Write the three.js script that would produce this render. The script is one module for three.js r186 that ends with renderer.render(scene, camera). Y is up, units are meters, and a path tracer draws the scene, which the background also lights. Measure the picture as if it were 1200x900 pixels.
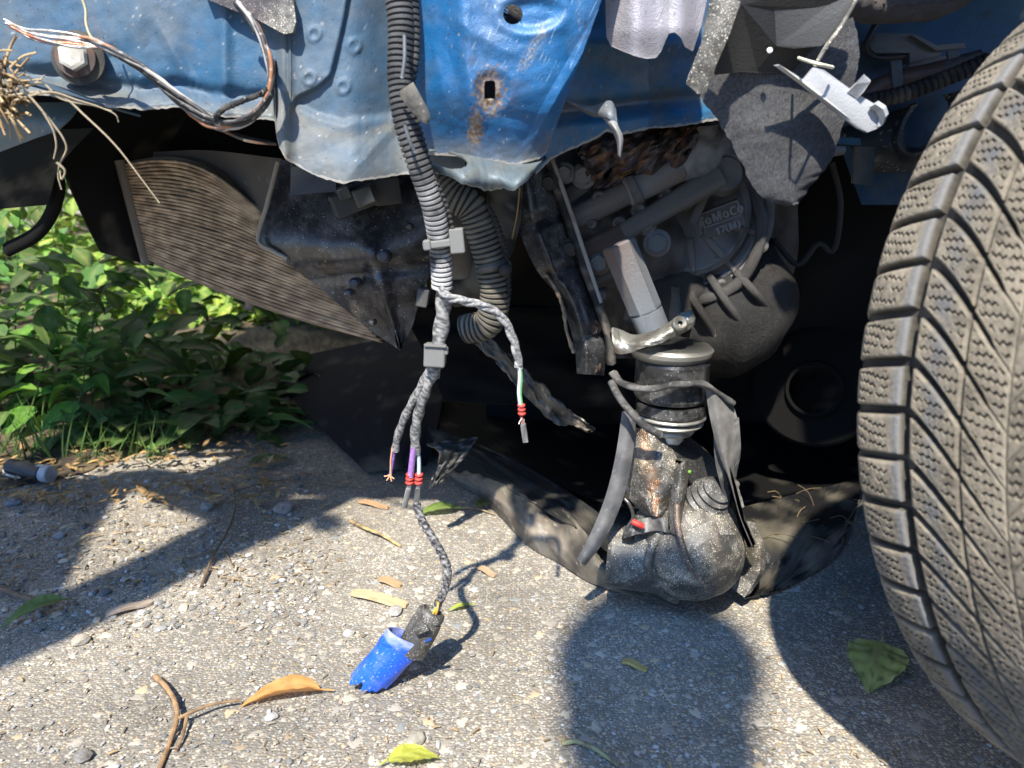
import * as THREE from 'three';
import { mergeGeometries } from 'three/addons/utils/BufferGeometryUtils.js';
import { RoundedBoxGeometry } from 'three/addons/geometries/RoundedBoxGeometry.js';
import { ImprovedNoise } from 'three/addons/math/ImprovedNoise.js';
import { MarchingCubes } from 'three/addons/objects/MarchingCubes.js';
import { Sky } from 'three/addons/objects/Sky.js';
import { FontLoader } from 'three/addons/loaders/FontLoader.js';
import { TextGeometry } from 'three/addons/geometries/TextGeometry.js';

// ---------------------------------------------------------------- camera, sky, sun, exposure
const V3 = THREE.Vector3;
const scene = new THREE.Scene();
const CH = 0.484, PITCH = 15 * Math.PI / 180, FPX = 902;
const camera = new THREE.PerspectiveCamera(53.03, 4 / 3, 0.02, 400);
camera.position.set(0, CH, 0);
camera.rotation.set(-PITCH, 0, 0);
camera.focus = 0.8; camera.userData.fStop = 7.5;
scene.add(camera);

const SUN = new V3(-0.18, 1, 0.8).normalize();
const sky = new Sky(); sky.name = 'sky'; sky.scale.setScalar(300);
const su = sky.material.uniforms;
su.sunPosition.value.copy(SUN); su.turbidity.value = 6; su.rayleigh.value = 0.5;
su.mieCoefficient.value = 0.004; su.cloudCoverage.value = 0.5; su.cloudDensity.value = 0.5;
sky.userData.kind = 'structure'; scene.add(sky);
scene.environmentIntensity = 0.22;
const sun = new THREE.DirectionalLight(new THREE.Color(1, 0.92, 0.79), 5);
sun.name = 'sun'; sun.position.copy(SUN).multiplyScalar(12); sun.castShadow = true;
sun.shadow.mapSize.set(4096, 4096); sun.shadow.radius = 2;
Object.assign(sun.shadow.camera, { left: -4, right: 4, top: 4, bottom: -4, near: 1, far: 30 });
scene.add(sun, sun.target);
const renderer = new THREE.WebGLRenderer({ antialias: true });
renderer.setSize(1024, 768);
renderer.toneMapping = THREE.LinearToneMapping;
renderer.toneMappingExposure = 2.1;
renderer.shadowMap.enabled = true;

// ---------------------------------------------------------------- helpers
let seed = 7;
function rnd() { seed = (seed + 0x6D2B79F5) | 0; let t = Math.imul(seed ^ (seed >>> 15), 1 | seed); t = (t + Math.imul(t ^ (t >>> 7), 61 | t)) ^ t; return ((t ^ (t >>> 14)) >>> 0) / 4294967296; }
const rr = (a, b) => a + (b - a) * rnd();
const IN = new ImprovedNoise();
const nz = (x, y, z = 0) => IN.noise(x + 31.7, y + 12.3, z + 5.1);
function fbm(x, y, z = 0, o = 4) { let s = 0, a = 0.5; for (let i = 0; i < o; i++) { s += a * nz(x, y, z); x *= 2.03; y *= 2.03; z *= 2.03; a *= 0.5; } return s; }
const clamp = (x, a = 0, b = 1) => Math.min(b, Math.max(a, x));
const ss = (a, b, x) => { const t = clamp((x - a) / (b - a)); return t * t * (3 - 2 * t); };
const lerp = (a, b, t) => a + (b - a) * t;
const mixc = (a, b, t) => [lerp(a[0], b[0], t), lerp(a[1], b[1], t), lerp(a[2], b[2], t)];
const gauss = x => Math.exp(-x * x);
const cp = Math.cos(PITCH), sp = Math.sin(PITCH);
// survey of the place: bearing (x, y) and distance north of the camera station -> point; G: same bearing at height h
function P(px, py, z) { const X = (px - 600) / FPX, Y = (450 - py) / FPX, t = z / (Y * sp + cp); return new V3(X * t, CH + (Y * cp - sp) * t, -z); }
function G(px, py, h = 0) { const X = (px - 600) / FPX, Y = (450 - py) / FPX, dy = Y * cp - sp, t = (h - CH) / dy; return new V3(X * t, h, -(Y * sp + cp) * t); }
const M = (p, z) => p * z * 0.985 / FPX;

function poly(pts) { // arc-length sampler over tuples
  const L = [0]; for (let i = 1; i < pts.length; i++) L.push(L[i - 1] + Math.hypot(pts[i][0] - pts[i - 1][0], pts[i][1] - pts[i - 1][1]));
  const T = L[L.length - 1] || 1;
  return t => { const s = clamp(t) * T; let i = 1; while (i < pts.length - 1 && L[i] < s) i++; const k = clamp((s - L[i - 1]) / ((L[i] - L[i - 1]) || 1)); return pts[i].map((b, j) => lerp(pts[i - 1][j], b, k)); };
}
function smoothPoly(pts) { // Catmull-Rom over 2- or 3-tuples
  const c = new THREE.CatmullRomCurve3(pts.map(p => new V3(p[0], p[1], (p[2] ?? 0) * 300)), false, 'centripetal');
  c.arcLengthDivisions = 300;
  return t => { const p = c.getPointAt(clamp(t)); return [p.x, p.y, p.z / 300]; };
}
function surf(fn, nu, nv, { thick = 0, color, hole, face } = {}) {
  const pos = [], ext = [];
  for (let j = 0; j <= nv; j++) for (let i = 0; i <= nu; i++) { const r = fn(i / nu, j / nv); const p = r.p || r; pos.push(p); ext.push(r); }
  const id = (i, j) => j * (nu + 1) + i;
  let lu = 0, lv = 0; const mj = nv >> 1, mi = nu >> 1;
  for (let i = 0; i < nu; i++) lu += pos[id(i, mj)].distanceTo(pos[id(i + 1, mj)]);
  for (let j = 0; j < nv; j++) lv += pos[id(mi, j)].distanceTo(pos[id(mi, j + 1)]);
  const cells = [];
  for (let j = 0; j < nv; j++) for (let i = 0; i < nu; i++) { if (hole && hole((i + 0.5) / nu, (j + 0.5) / nv)) continue; cells.push([id(i, j), id(i + 1, j), id(i + 1, j + 1), id(i, j + 1)]); }
  const a = pos[id(mi, mj)], b = pos[id(Math.min(nu, mi + 1), mj)], c = pos[id(mi, Math.min(nv, mj + 1))];
  const nn = b.clone().sub(a).cross(c.clone().sub(a));
  const look = (face || new V3(0, CH, 0)).clone().sub(face ? new V3() : a);
  if (nn.dot(look) < 0) for (const q of cells) q.reverse();
  const N = pos.length, idx = [];
  for (const q of cells) idx.push(q[0], q[1], q[2], q[0], q[2], q[3]);
  const g = new THREE.BufferGeometry();
  const arr = new Float32Array(N * 3); pos.forEach((p, i) => p.toArray(arr, i * 3));
  g.setAttribute('position', new THREE.BufferAttribute(arr, 3)); g.setIndex(idx); g.computeVertexNormals();
  const nrm = g.attributes.normal.array;
  const P2 = [...arr], N2 = [...nrm], U2 = [], C2 = [], I2 = [...idx];
  for (let j = 0; j <= nv; j++) for (let i = 0; i <= nu; i++) { U2.push(i / nu * lu, j / nv * lv); const k = id(i, j); C2.push(...(color ? color(pos[k], i / nu, j / nv, ext[k]) : [1, 1, 1])); }
  if (thick) {
    for (let k = 0; k < N; k++) { for (let d = 0; d < 3; d++) P2.push(arr[k * 3 + d] - nrm[k * 3 + d] * thick); N2.push(-nrm[k * 3], -nrm[k * 3 + 1], -nrm[k * 3 + 2]); U2.push(U2[k * 2], U2[k * 2 + 1]); C2.push(C2[k * 3], C2[k * 3 + 1], C2[k * 3 + 2]); }
    for (const q of cells) I2.push(N + q[2], N + q[1], N + q[0], N + q[3], N + q[2], N + q[0]);
    const E = new Map();
    for (const q of cells) for (let e = 0; e < 4; e++) { const u = q[e], w = q[(e + 1) % 4]; const k2 = w * N + u; if (E.has(k2)) E.delete(k2); else E.set(u * N + w, [u, w]); }
    for (const [u, w] of E.values()) {
      const o = P2.length / 3, pu = pos[u], pw = pos[w], bu = new V3(P2[(N + u) * 3], P2[(N + u) * 3 + 1], P2[(N + u) * 3 + 2]);
      const rn = pw.clone().sub(pu).cross(bu.clone().sub(pu)).normalize().negate();
      for (const k of [u, w, N + w, N + u]) { P2.push(P2[k * 3], P2[k * 3 + 1], P2[k * 3 + 2]); N2.push(rn.x, rn.y, rn.z); U2.push(U2[k * 2], U2[k * 2 + 1]); C2.push(C2[k * 3], C2[k * 3 + 1], C2[k * 3 + 2]); }
      I2.push(o, o + 3, o + 2, o, o + 2, o + 1);
    }
  }
  return mk(P2, N2, U2, C2, I2);
}
function mk(P2, N2, U2, C2, I2) {
  const g = new THREE.BufferGeometry();
  g.setAttribute('position', new THREE.Float32BufferAttribute(P2, 3)); g.setAttribute('normal', new THREE.Float32BufferAttribute(N2, 3));
  g.setAttribute('uv', new THREE.Float32BufferAttribute(U2, 2)); g.setAttribute('color', new THREE.Float32BufferAttribute(C2, 3)); g.setIndex(I2); return g;
}
// sheet between two edge lines of [x, y, distance]; bulge pushes towards the viewer side
function loft(A, B, nu, nv, { bulge, sm = true, shift, ...o } = {}) {
  const a = sm ? smoothPoly(A) : poly(A), b = sm ? smoothPoly(B) : poly(B);
  return surf((u, v) => {
    const p = a(v), q = b(v); let x = lerp(p[0], q[0], u), y = lerp(p[1], q[1], u), z = lerp(p[2], q[2], u);
    if (shift) { const s = shift(u, v, x, y); x += s[0]; y += s[1]; }
    if (bulge) z -= bulge(u, v, x, y);
    return { p: P(x, y, z), x, y };
  }, nu, nv, o);
}
function tube(pts, r, { n = 40, m = 10, color, squash = 1, closed = false } = {}) {
  const c = new THREE.CatmullRomCurve3(pts, closed, 'centripetal'); c.arcLengthDivisions = 400;
  const len = c.getLength(), f = [];
  let N = null, prev = null;
  for (let i = 0; i <= n; i++) {
    const p = c.getPointAt(i / n), t = c.getTangentAt(i / n);
    if (!N) { N = Math.abs(t.z) < 0.9 ? new V3(0, 0, 1) : new V3(0, 1, 0); }
    N.sub(t.clone().multiplyScalar(N.dot(t))).normalize();
    f.push([p, N.clone(), t.clone().cross(N)]);
  }
  const Pp = [], U = [], C = [], I = [];
  for (let i = 0; i <= n; i++) for (let j = 0; j <= m; j++) {
    const t = i / n, an = j / m * Math.PI * 2, R = typeof r === 'function' ? r(t, an, t * len) : r, [p, a, b] = f[i];
    const q = p.clone().addScaledVector(a, Math.cos(an) * R * squash).addScaledVector(b, Math.sin(an) * R);
    Pp.push(q.x, q.y, q.z); U.push(t * len, j / m * 6.28 * (typeof r === 'function' ? 0.01 : r)); C.push(...(color ? color(q, t, an, t * len) : [1, 1, 1]));
  }
  for (let i = 0; i < n; i++) for (let j = 0; j < m; j++) { const k = i * (m + 1) + j; I.push(k, k + m + 1, k + 1, k + 1, k + m + 1, k + m + 2); }
  for (const e of [0, n]) { // caps
    const k = Pp.length / 3, p = f[e][0]; Pp.push(p.x, p.y, p.z); U.push(0, 0); C.push(C[e * (m + 1) * 3], C[e * (m + 1) * 3 + 1], C[e * (m + 1) * 3 + 2]);
    for (let j = 0; j < m; j++) { const q = e * (m + 1) + j; e ? I.push(k, q, q + 1) : I.push(k, q + 1, q); }
  }
  const g = new THREE.BufferGeometry(); g.setAttribute('position', new THREE.Float32BufferAttribute(Pp, 3)); g.setIndex(I); g.computeVertexNormals();
  const na = g.attributes.normal; for (let i = 0; i <= n; i++) { const k = i * (m + 1), q = k + m; const x = na.getX(k) + na.getX(q), y = na.getY(k) + na.getY(q), z = na.getZ(k) + na.getZ(q), l = Math.hypot(x, y, z) || 1; na.setXYZ(k, x / l, y / l, z / l); na.setXYZ(q, x / l, y / l, z / l); }
  g.setAttribute('uv', new THREE.Float32BufferAttribute(U, 2)); g.setAttribute('color', new THREE.Float32BufferAttribute(C, 3));
  return g;
}
// turned profile [[radius, along], ...] about the axis a -> b direction, starting at a
function lathe(prof, a, dir, seg = 36, color, wob) {
  const Y = dir.clone().normalize(), X = Math.abs(Y.z) < 0.9 ? new V3(0, 0, 1).cross(Y).normalize() : new V3(1, 0, 0).cross(Y).normalize(), Z = X.clone().cross(Y);
  // split profile so that edges stay crisp
  const Pp = [], N = [], U = [], C = [], I = [];
  for (let k = 0; k < prof.length - 1; k++) {
    const [r0, y0] = prof[k], [r1, y1] = prof[k + 1], dr = r1 - r0, dy = y1 - y0, l = Math.hypot(dr, dy) || 1, o = Pp.length / 3;
    for (let j = 0; j <= seg; j++) for (const [r, y] of [[r0, y0], [r1, y1]]) {
      const an = j / seg * Math.PI * 2, R = r * (wob ? wob(an, y) : 1), cx = Math.cos(an), cz = Math.sin(an);
      const q = a.clone().addScaledVector(X, cx * R).addScaledVector(Z, cz * R).addScaledVector(Y, y);
      Pp.push(q.x, q.y, q.z); const n = X.clone().multiplyScalar(cx * dy / l).addScaledVector(Z, cz * dy / l).addScaledVector(Y, -dr / l); N.push(n.x, n.y, n.z);
      U.push(an * Math.max(r, 0.005), y + r); C.push(...(color ? color(q, an, y, r) : [1, 1, 1]));
    }
    for (let j = 0; j < seg; j++) { const q = o + j * 2; I.push(q, q + 1, q + 2, q + 2, q + 1, q + 3); }
  }
  return mk(Pp, N, U, C, I);
}
const dome = (r, h, n = 14, e = 1) => Array.from({ length: n + 1 }, (_, i) => { const t = i / n * Math.PI / 2; return [r * Math.cos(t) ** e, h * Math.sin(t)]; });
const flat = g => { const h = g.toNonIndexed(); h.computeVertexNormals(); return h; };
const cyl = (a, b, r0, r1 = r0, seg = 20, color) => { const L = a.distanceTo(b), e = Math.min(r0, r1, L) * 0.12; return lathe([[0, 0], [r0 - e, 0], [r0, e], [r1, L - e], [r1 - e, L], [0, L]], a, b.clone().sub(a), seg, color); };
function tint(g, fn) { const n = g.attributes.position.count, c = new Float32Array(n * 3), v = new V3(); for (let i = 0; i < n; i++) { v.fromBufferAttribute(g.attributes.position, i); const k = typeof fn === 'function' ? fn(v) : fn; c[i * 3] = k[0]; c[i * 3 + 1] = k[1]; c[i * 3 + 2] = k[2]; } g.setAttribute('color', new THREE.BufferAttribute(c, 3)); return g; }
function xf(g, p, X, Y, Z) { const m = new THREE.Matrix4().makeBasis(X, Y, Z).setPosition(p); return g.clone().applyMatrix4(m); }
// flat plate cut from an outline of [x, y, distance] points: front, back and edge
function plate(pts, thick, color, hole) {
  const s = new THREE.Shape(pts.map(p => new THREE.Vector2(p[0], -p[1])));
  if (hole) s.holes.push(new THREE.Path(hole.map(p => new THREE.Vector2(p[0], -p[1]))));
  const all = hole ? pts.concat(hole) : pts;
  const tri = THREE.ShapeUtils.triangulateShape(s.getPoints().slice(0, pts.length), hole ? [hole.map(p => new THREE.Vector2(p[0], -p[1]))] : []);
  const F = all.map(p => P(p[0], p[1], p[2]));
  let n = new V3(); for (const t of tri) { const c = F[t[1]].clone().sub(F[t[0]]).cross(F[t[2]].clone().sub(F[t[0]])); if (c.dot(new V3(0, CH, 0).sub(F[t[0]])) < 0) { t.reverse(); c.negate(); } n.add(c); } n.normalize();
  const B = F.map(p => p.clone().addScaledVector(n, -thick)), Q = [], I = [];
  const push = (...v) => v.map(x => { Q.push(x); return Q.length - 1; });
  for (const t of tri) { I.push(...push(F[t[0]], F[t[1]], F[t[2]])); I.push(...push(B[t[2]], B[t[1]], B[t[0]])); }
  const ring = (o, c) => { for (let i = 0; i < c; i++) { const a = o + i, b = o + (i + 1) % c; const [q0, q1, q2, q3] = push(F[a], F[b], B[b], B[a]); I.push(q0, q3, q2, q0, q2, q1); } };
  ring(0, pts.length); if (hole) ring(pts.length, hole.length);
  const g = new THREE.BufferGeometry(); g.setAttribute('position', new THREE.Float32BufferAttribute(Q.flatMap(p => [p.x, p.y, p.z]), 3)); g.setIndex(I); g.computeVertexNormals();
  g.setAttribute('uv', new THREE.Float32BufferAttribute(Q.flatMap(p => [p.x, p.y]), 2)); return tint(g, color || [1, 1, 1]);
}
function merge(list) { const l = list.map(g => { const h = g.index ? g.toNonIndexed() : g.clone(); if (!h.attributes.uv) h.setAttribute('uv', new THREE.Float32BufferAttribute(new Float32Array(h.attributes.position.count * 2), 2)); for (const k of Object.keys(h.attributes)) if (!['position', 'normal', 'uv', 'color'].includes(k)) h.deleteAttribute(k); if (!h.attributes.color) tint(h, [1, 1, 1]); return h; }); return l.length === 1 ? l[0] : mergeGeometries(l); }

const used = {};
const numbered = n => { const k = used[n] = (used[n] ?? -1) + 1; return k ? n + '_' + String(k).padStart(3, '0') : n; };
const BASE = new Map();
function tag(o, label, category, group, kind) { if (label) o.userData.label = label; if (category) o.userData.category = category; if (group) o.userData.group = group; if (kind) o.userData.kind = kind; return o; }
function thing(name, label, category, base, group) { const o = new THREE.Group(); o.name = numbered(name); o.position.copy(base); tag(o, label, category, group); scene.add(o); BASE.set(o, base.clone()); return o; }
function boxuv(g) { // uv in metres from the side each triangle faces
  const p = g.attributes.position, u = g.attributes.uv, a = new V3(), b = new V3(), c = new V3(), n = new V3();
  for (let i = 0; i < p.count; i += 3) { a.fromBufferAttribute(p, i); b.fromBufferAttribute(p, i + 1); c.fromBufferAttribute(p, i + 2); n.copy(b).sub(a).cross(c.clone().sub(a)); const x = Math.abs(n.x), y = Math.abs(n.y), z = Math.abs(n.z); for (let k = 0; k < 3; k++) { const q = [a, b, c][k]; z >= x && z >= y ? u.setXY(i + k, q.x, q.y) : x >= y ? u.setXY(i + k, q.z + 0.03, q.y + 0.05) : u.setXY(i + k, q.x + 0.05, q.z + 0.02); } }
}
function part(name, geos, mat, parent, label) {
  const g = merge(Array.isArray(geos) ? geos : [geos]); if (mat === mGritH || mat === mGritL || mat === mCast) { if (!g.index) boxuv(g); } const b = BASE.get(parent);
  if (b) g.translate(-b.x, -b.y, -b.z);
  const m = new THREE.Mesh(g, mat); m.name = name; m.castShadow = m.receiveShadow = true; parent.add(m); if (b) BASE.set(m, b); if (label) m.userData.label = label; return m;
}
function solo(name, geos, mat, base, label, category, group, kind) { // a thing that is one mesh
  const g = merge(Array.isArray(geos) ? geos : [geos]); g.translate(-base.x, -base.y, -base.z);
  const m = new THREE.Mesh(g, mat); m.name = numbered(name); m.position.copy(base); m.castShadow = m.receiveShadow = true; scene.add(m); tag(m, label, category, group, kind); return m;
}

// ---------------------------------------------------------------- textures and materials
function dtex(w, h, fn, srgb, rep) {
  const d = new Uint8Array(w * h * 4);
  for (let y = 0; y < h; y++) for (let x = 0; x < w; x++) { const c = fn(x, y), k = (y * w + x) * 4; if (Array.isArray(c)) { d[k] = c[0] * 255; d[k + 1] = c[1] * 255; d[k + 2] = c[2] * 255; } else d[k] = d[k + 1] = d[k + 2] = clamp(c) * 255; d[k + 3] = 255; }
  const t = new THREE.DataTexture(d, w, h); t.wrapS = t.wrapT = THREE.RepeatWrapping; t.magFilter = THREE.LinearFilter; t.minFilter = THREE.LinearMipmapLinearFilter; t.generateMipmaps = true;
  if (srgb) t.colorSpace = THREE.SRGBColorSpace; if (rep) t.repeat.set(rep, rep); t.needsUpdate = true; return t;
}
const toS = c => c <= 0.0031308 ? c * 12.92 : 1.055 * Math.pow(c, 1 / 2.4) - 0.055;
function hash2(i, j, s) { let h = Math.imul(i, 374761393) ^ Math.imul(j, 668265263) ^ Math.imul(s, 2147483647 ^ 1274126177); h = Math.imul(h ^ (h >>> 13), 1274126177); h ^= h >>> 16; return (h >>> 0) / 4294967296; }
// white noise and value-noise fields that tile
const WN = 512, wn = new Float32Array(WN * WN); for (let i = 0; i < wn.length; i++) wn[i] = rnd();
function vn(x, y, per) { const xi = Math.floor(x), yi = Math.floor(y), fx = x - xi, fy = y - yi, w = k => ((k % per) + per) % per, g = (a, b) => wn[w(b) * WN + w(a)], u = fx * fx * (3 - 2 * fx), v = fy * fy * (3 - 2 * fy); return lerp(lerp(g(xi, yi), g(xi + 1, yi), u), lerp(g(xi, yi + 1), g(xi + 1, yi + 1), u), v); }
const tGrain = dtex(512, 512, (x, y) => 0.5 * vn(x / 2, y / 2, 256) + 0.3 * vn(x / 6.4, y / 6.4, 80) + 0.2 * vn(x / 32, y / 32, 16), false, 8);       // 0.125 m tile
const tScr = (() => { // paint: fine mottling with scratches and chips
  const W = 1024, a = new Float32Array(W * W).fill(0.82);
  for (let i = 0; i < W * W; i++) { const x = i % W, y = (i / W) | 0; a[i] += 0.18 * (vn(x / 16, y / 16, 64) - 0.5) + 0.12 * (vn(x / 3, y / 3, 341) - 0.5); }
  for (let k = 0; k < 240; k++) { let x = rnd() * W, y = rnd() * W, an = rr(0.4, 1.3) + (rnd() < 0.3 ? 1.5 : 0), L = rr(15, 160), b = rr(-0.35, 0.25); for (let s = 0; s < L; s++) { a[((y | 0) & (W - 1)) * W + ((x | 0) & (W - 1))] += b * (1 - s / L); x += Math.cos(an); y += Math.sin(an); an += rr(-0.02, 0.02); } }
  for (let k = 0; k < 1500; k++) { const x = rnd() * W, y = rnd() * W, r = rr(0.5, 2.2), b = rnd() < 0.65 ? -0.45 : 0.3; for (let j = -3; j <= 3; j++) for (let i = -3; i <= 3; i++) if (Math.hypot(i, j) < r) a[((y + j) & (W - 1)) * W + ((x + i) & (W - 1))] += b; }
  return dtex(W, W, (x, y) => { const v = toS(clamp(a[y * W + x], 0.05, 1)); return [v, v, v]; }, true, 2.5); // 0.4 m tile
})();
const grit = (nSpeck, base, dustAmt, col) => { // dark part with splashed-on dirt: fine dust, dried spots, clustered specks (0.12 m tile)
  const W = 1024, a = new Float32Array(W * W);
  for (let i = 0; i < W * W; i++) { const x = i % W, y = (i / W) | 0; const cl = 0.5 * vn(x / 128, y / 128, 8) + 0.3 * vn(x / 42.7, y / 42.7, 24) + 0.2 * vn(x / 16, y / 16, 64); a[i] = base * (0.7 + 0.6 * vn(x / 4, y / 4, 256)) + dustAmt * Math.max(0, cl - 0.38) * (0.5 + vn(x / 3, y / 3, 341)) * 1.6; }
  for (let k = 0; k < nSpeck; k++) {
    const x = rnd() * W, y = rnd() * W, cl = vn(x / 128, y / 128, 8) * 0.6 + 0.4 * vn(x / 51.2, y / 51.2, 20); if (rnd() > Math.pow(cl * 1.35, 3)) continue;
    const r = 0.8 + 4.2 * Math.pow(rnd(), 4), b = rr(0.15, 0.95), an = rnd() * 3.14, e = rr(0.5, 1), ca = Math.cos(an), sa = Math.sin(an), ph = rnd() * 6.28, R = Math.ceil(r * 1.5);
    for (let j = -R; j <= R; j++) for (let i = -R; i <= R; i++) { const u = i * ca + j * sa, v = (j * ca - i * sa) / e, d = Math.hypot(u, v) / (r * (1 + 0.3 * Math.cos(3 * Math.atan2(v, u) + ph))); if (d < 1) { const q = ((y + j) & (W - 1)) * W + ((x + i) & (W - 1)); a[q] = Math.max(a[q], b * (1 - d * d * 0.6)); } }
  }
  return dtex(W, W, (x, y) => { const v = clamp(a[y * W + x]); return [toS(v * col[0]), toS(v * col[1]), toS(v * col[2])]; }, true, 1 / 0.12);
};
const std = (o) => new THREE.MeshStandardMaterial({ color: 0xffffff, vertexColors: true, ...o });
const tGrainFine = tGrain.clone(); tGrainFine.repeat.set(20, 20); tGrainFine.needsUpdate = true;
const mPaint = new THREE.MeshPhysicalMaterial({ vertexColors: true, map: tScr, roughness: 0.5, metalness: 0.1, clearcoat: 0.1, clearcoatRoughness: 0.4, bumpMap: tGrain, bumpScale: 0.0003 });
const mPlastic = std({ roughness: 0.45, bumpMap: tGrain, bumpScale: 0.0004 });
const mGloss = std({ roughness: 0.25, bumpMap: tGrain, bumpScale: 0.0005 });
const mMetal = std({ roughness: 0.42, metalness: 0.75, bumpMap: tGrain, bumpScale: 0.0004 });
const mCast = std({ roughness: 0.38, metalness: 0.1, bumpMap: tGrainFine, bumpScale: 0.0012 });
const tGritH = grit(34000, 0.045, 0.17, [1, 0.96, 0.87]), tGritL = grit(4200, 0.022, 0.12, [0.72, 0.7, 0.64]);
const mGritH = std({ map: tGritH, roughness: 0.5, bumpMap: tGritH, bumpScale: 0.0003 }), mGritL = std({ map: tGritL, roughness: 0.3 });
const mPaintDusty = std({ map: tScr, roughness: 0.62, bumpMap: tGrain, bumpScale: 0.0002 });
const mRubber = std({ roughness: 0.72, bumpMap: tGrainFine, bumpScale: 0.0005 });
const mDust = std({ roughness: 0.9, bumpMap: tGrainFine, bumpScale: 0.0006 });
const mBlack = new THREE.MeshPhysicalMaterial({ color: 0xffffff, vertexColors: true, roughness: 0.9, specularIntensity: 0.25 });
const mFelt = std({ roughness: 1, bumpMap: tGrainFine, bumpScale: 0.0012 });
const mWire = std({ roughness: 0.55 });
const mLeaf = new THREE.MeshPhysicalMaterial({ vertexColors: true, roughness: 0.6, specularIntensity: 0.5, transmission: 0.35, thickness: 0, bumpMap: tGrain, bumpScale: 0.0005 });
const mDry = std({ roughness: 0.85, bumpMap: tGrainFine, bumpScale: 0.0006 });
const speck = (p, s = 900, th = 0.32) => { const c = th - 0.3 * fbm(p.x * 34, p.y * 34, p.z * 34 + 9), w = 0.4 * nz(p.x * s * 2.3, p.y * s * 2.3, p.z * s * 2.3 + 4); const n = nz(p.x * s, p.y * s, p.z * s) + w; return n > c + 0.1 ? clamp((n - c - 0.1) * 5) : 0; };
const DUST = [0.3, 0.27, 0.2], BLK = [0.012, 0.012, 0.014];
// black part with dust and grit on it
const dirty = (base, dust = 0.3, sc = 30, sp2 = 0.7, dc = DUST) => p => { const d = clamp(fbm(p.x * sc, p.y * sc, p.z * sc) * 1.6 + dust); let c = mixc(base, dc, d * 0.55); const s = speck(p, 420, 0.42) * sp2; return mixc(c, [0.5, 0.47, 0.4], s); };
const rusty = (base, amt) => p => { const d = clamp(fbm(p.x * 28, p.y * 28, p.z * 28) * 2.6 + amt); const c = mixc(base, mixc([0.22, 0.09, 0.035], [0.07, 0.03, 0.018], clamp(0.5 + fbm(p.x * 80, p.y * 80, p.z * 80) * 2)), d); return mixc(c, [0.45, 0.42, 0.36], speck(p, 420, 0.45) * 0.7); };

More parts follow.
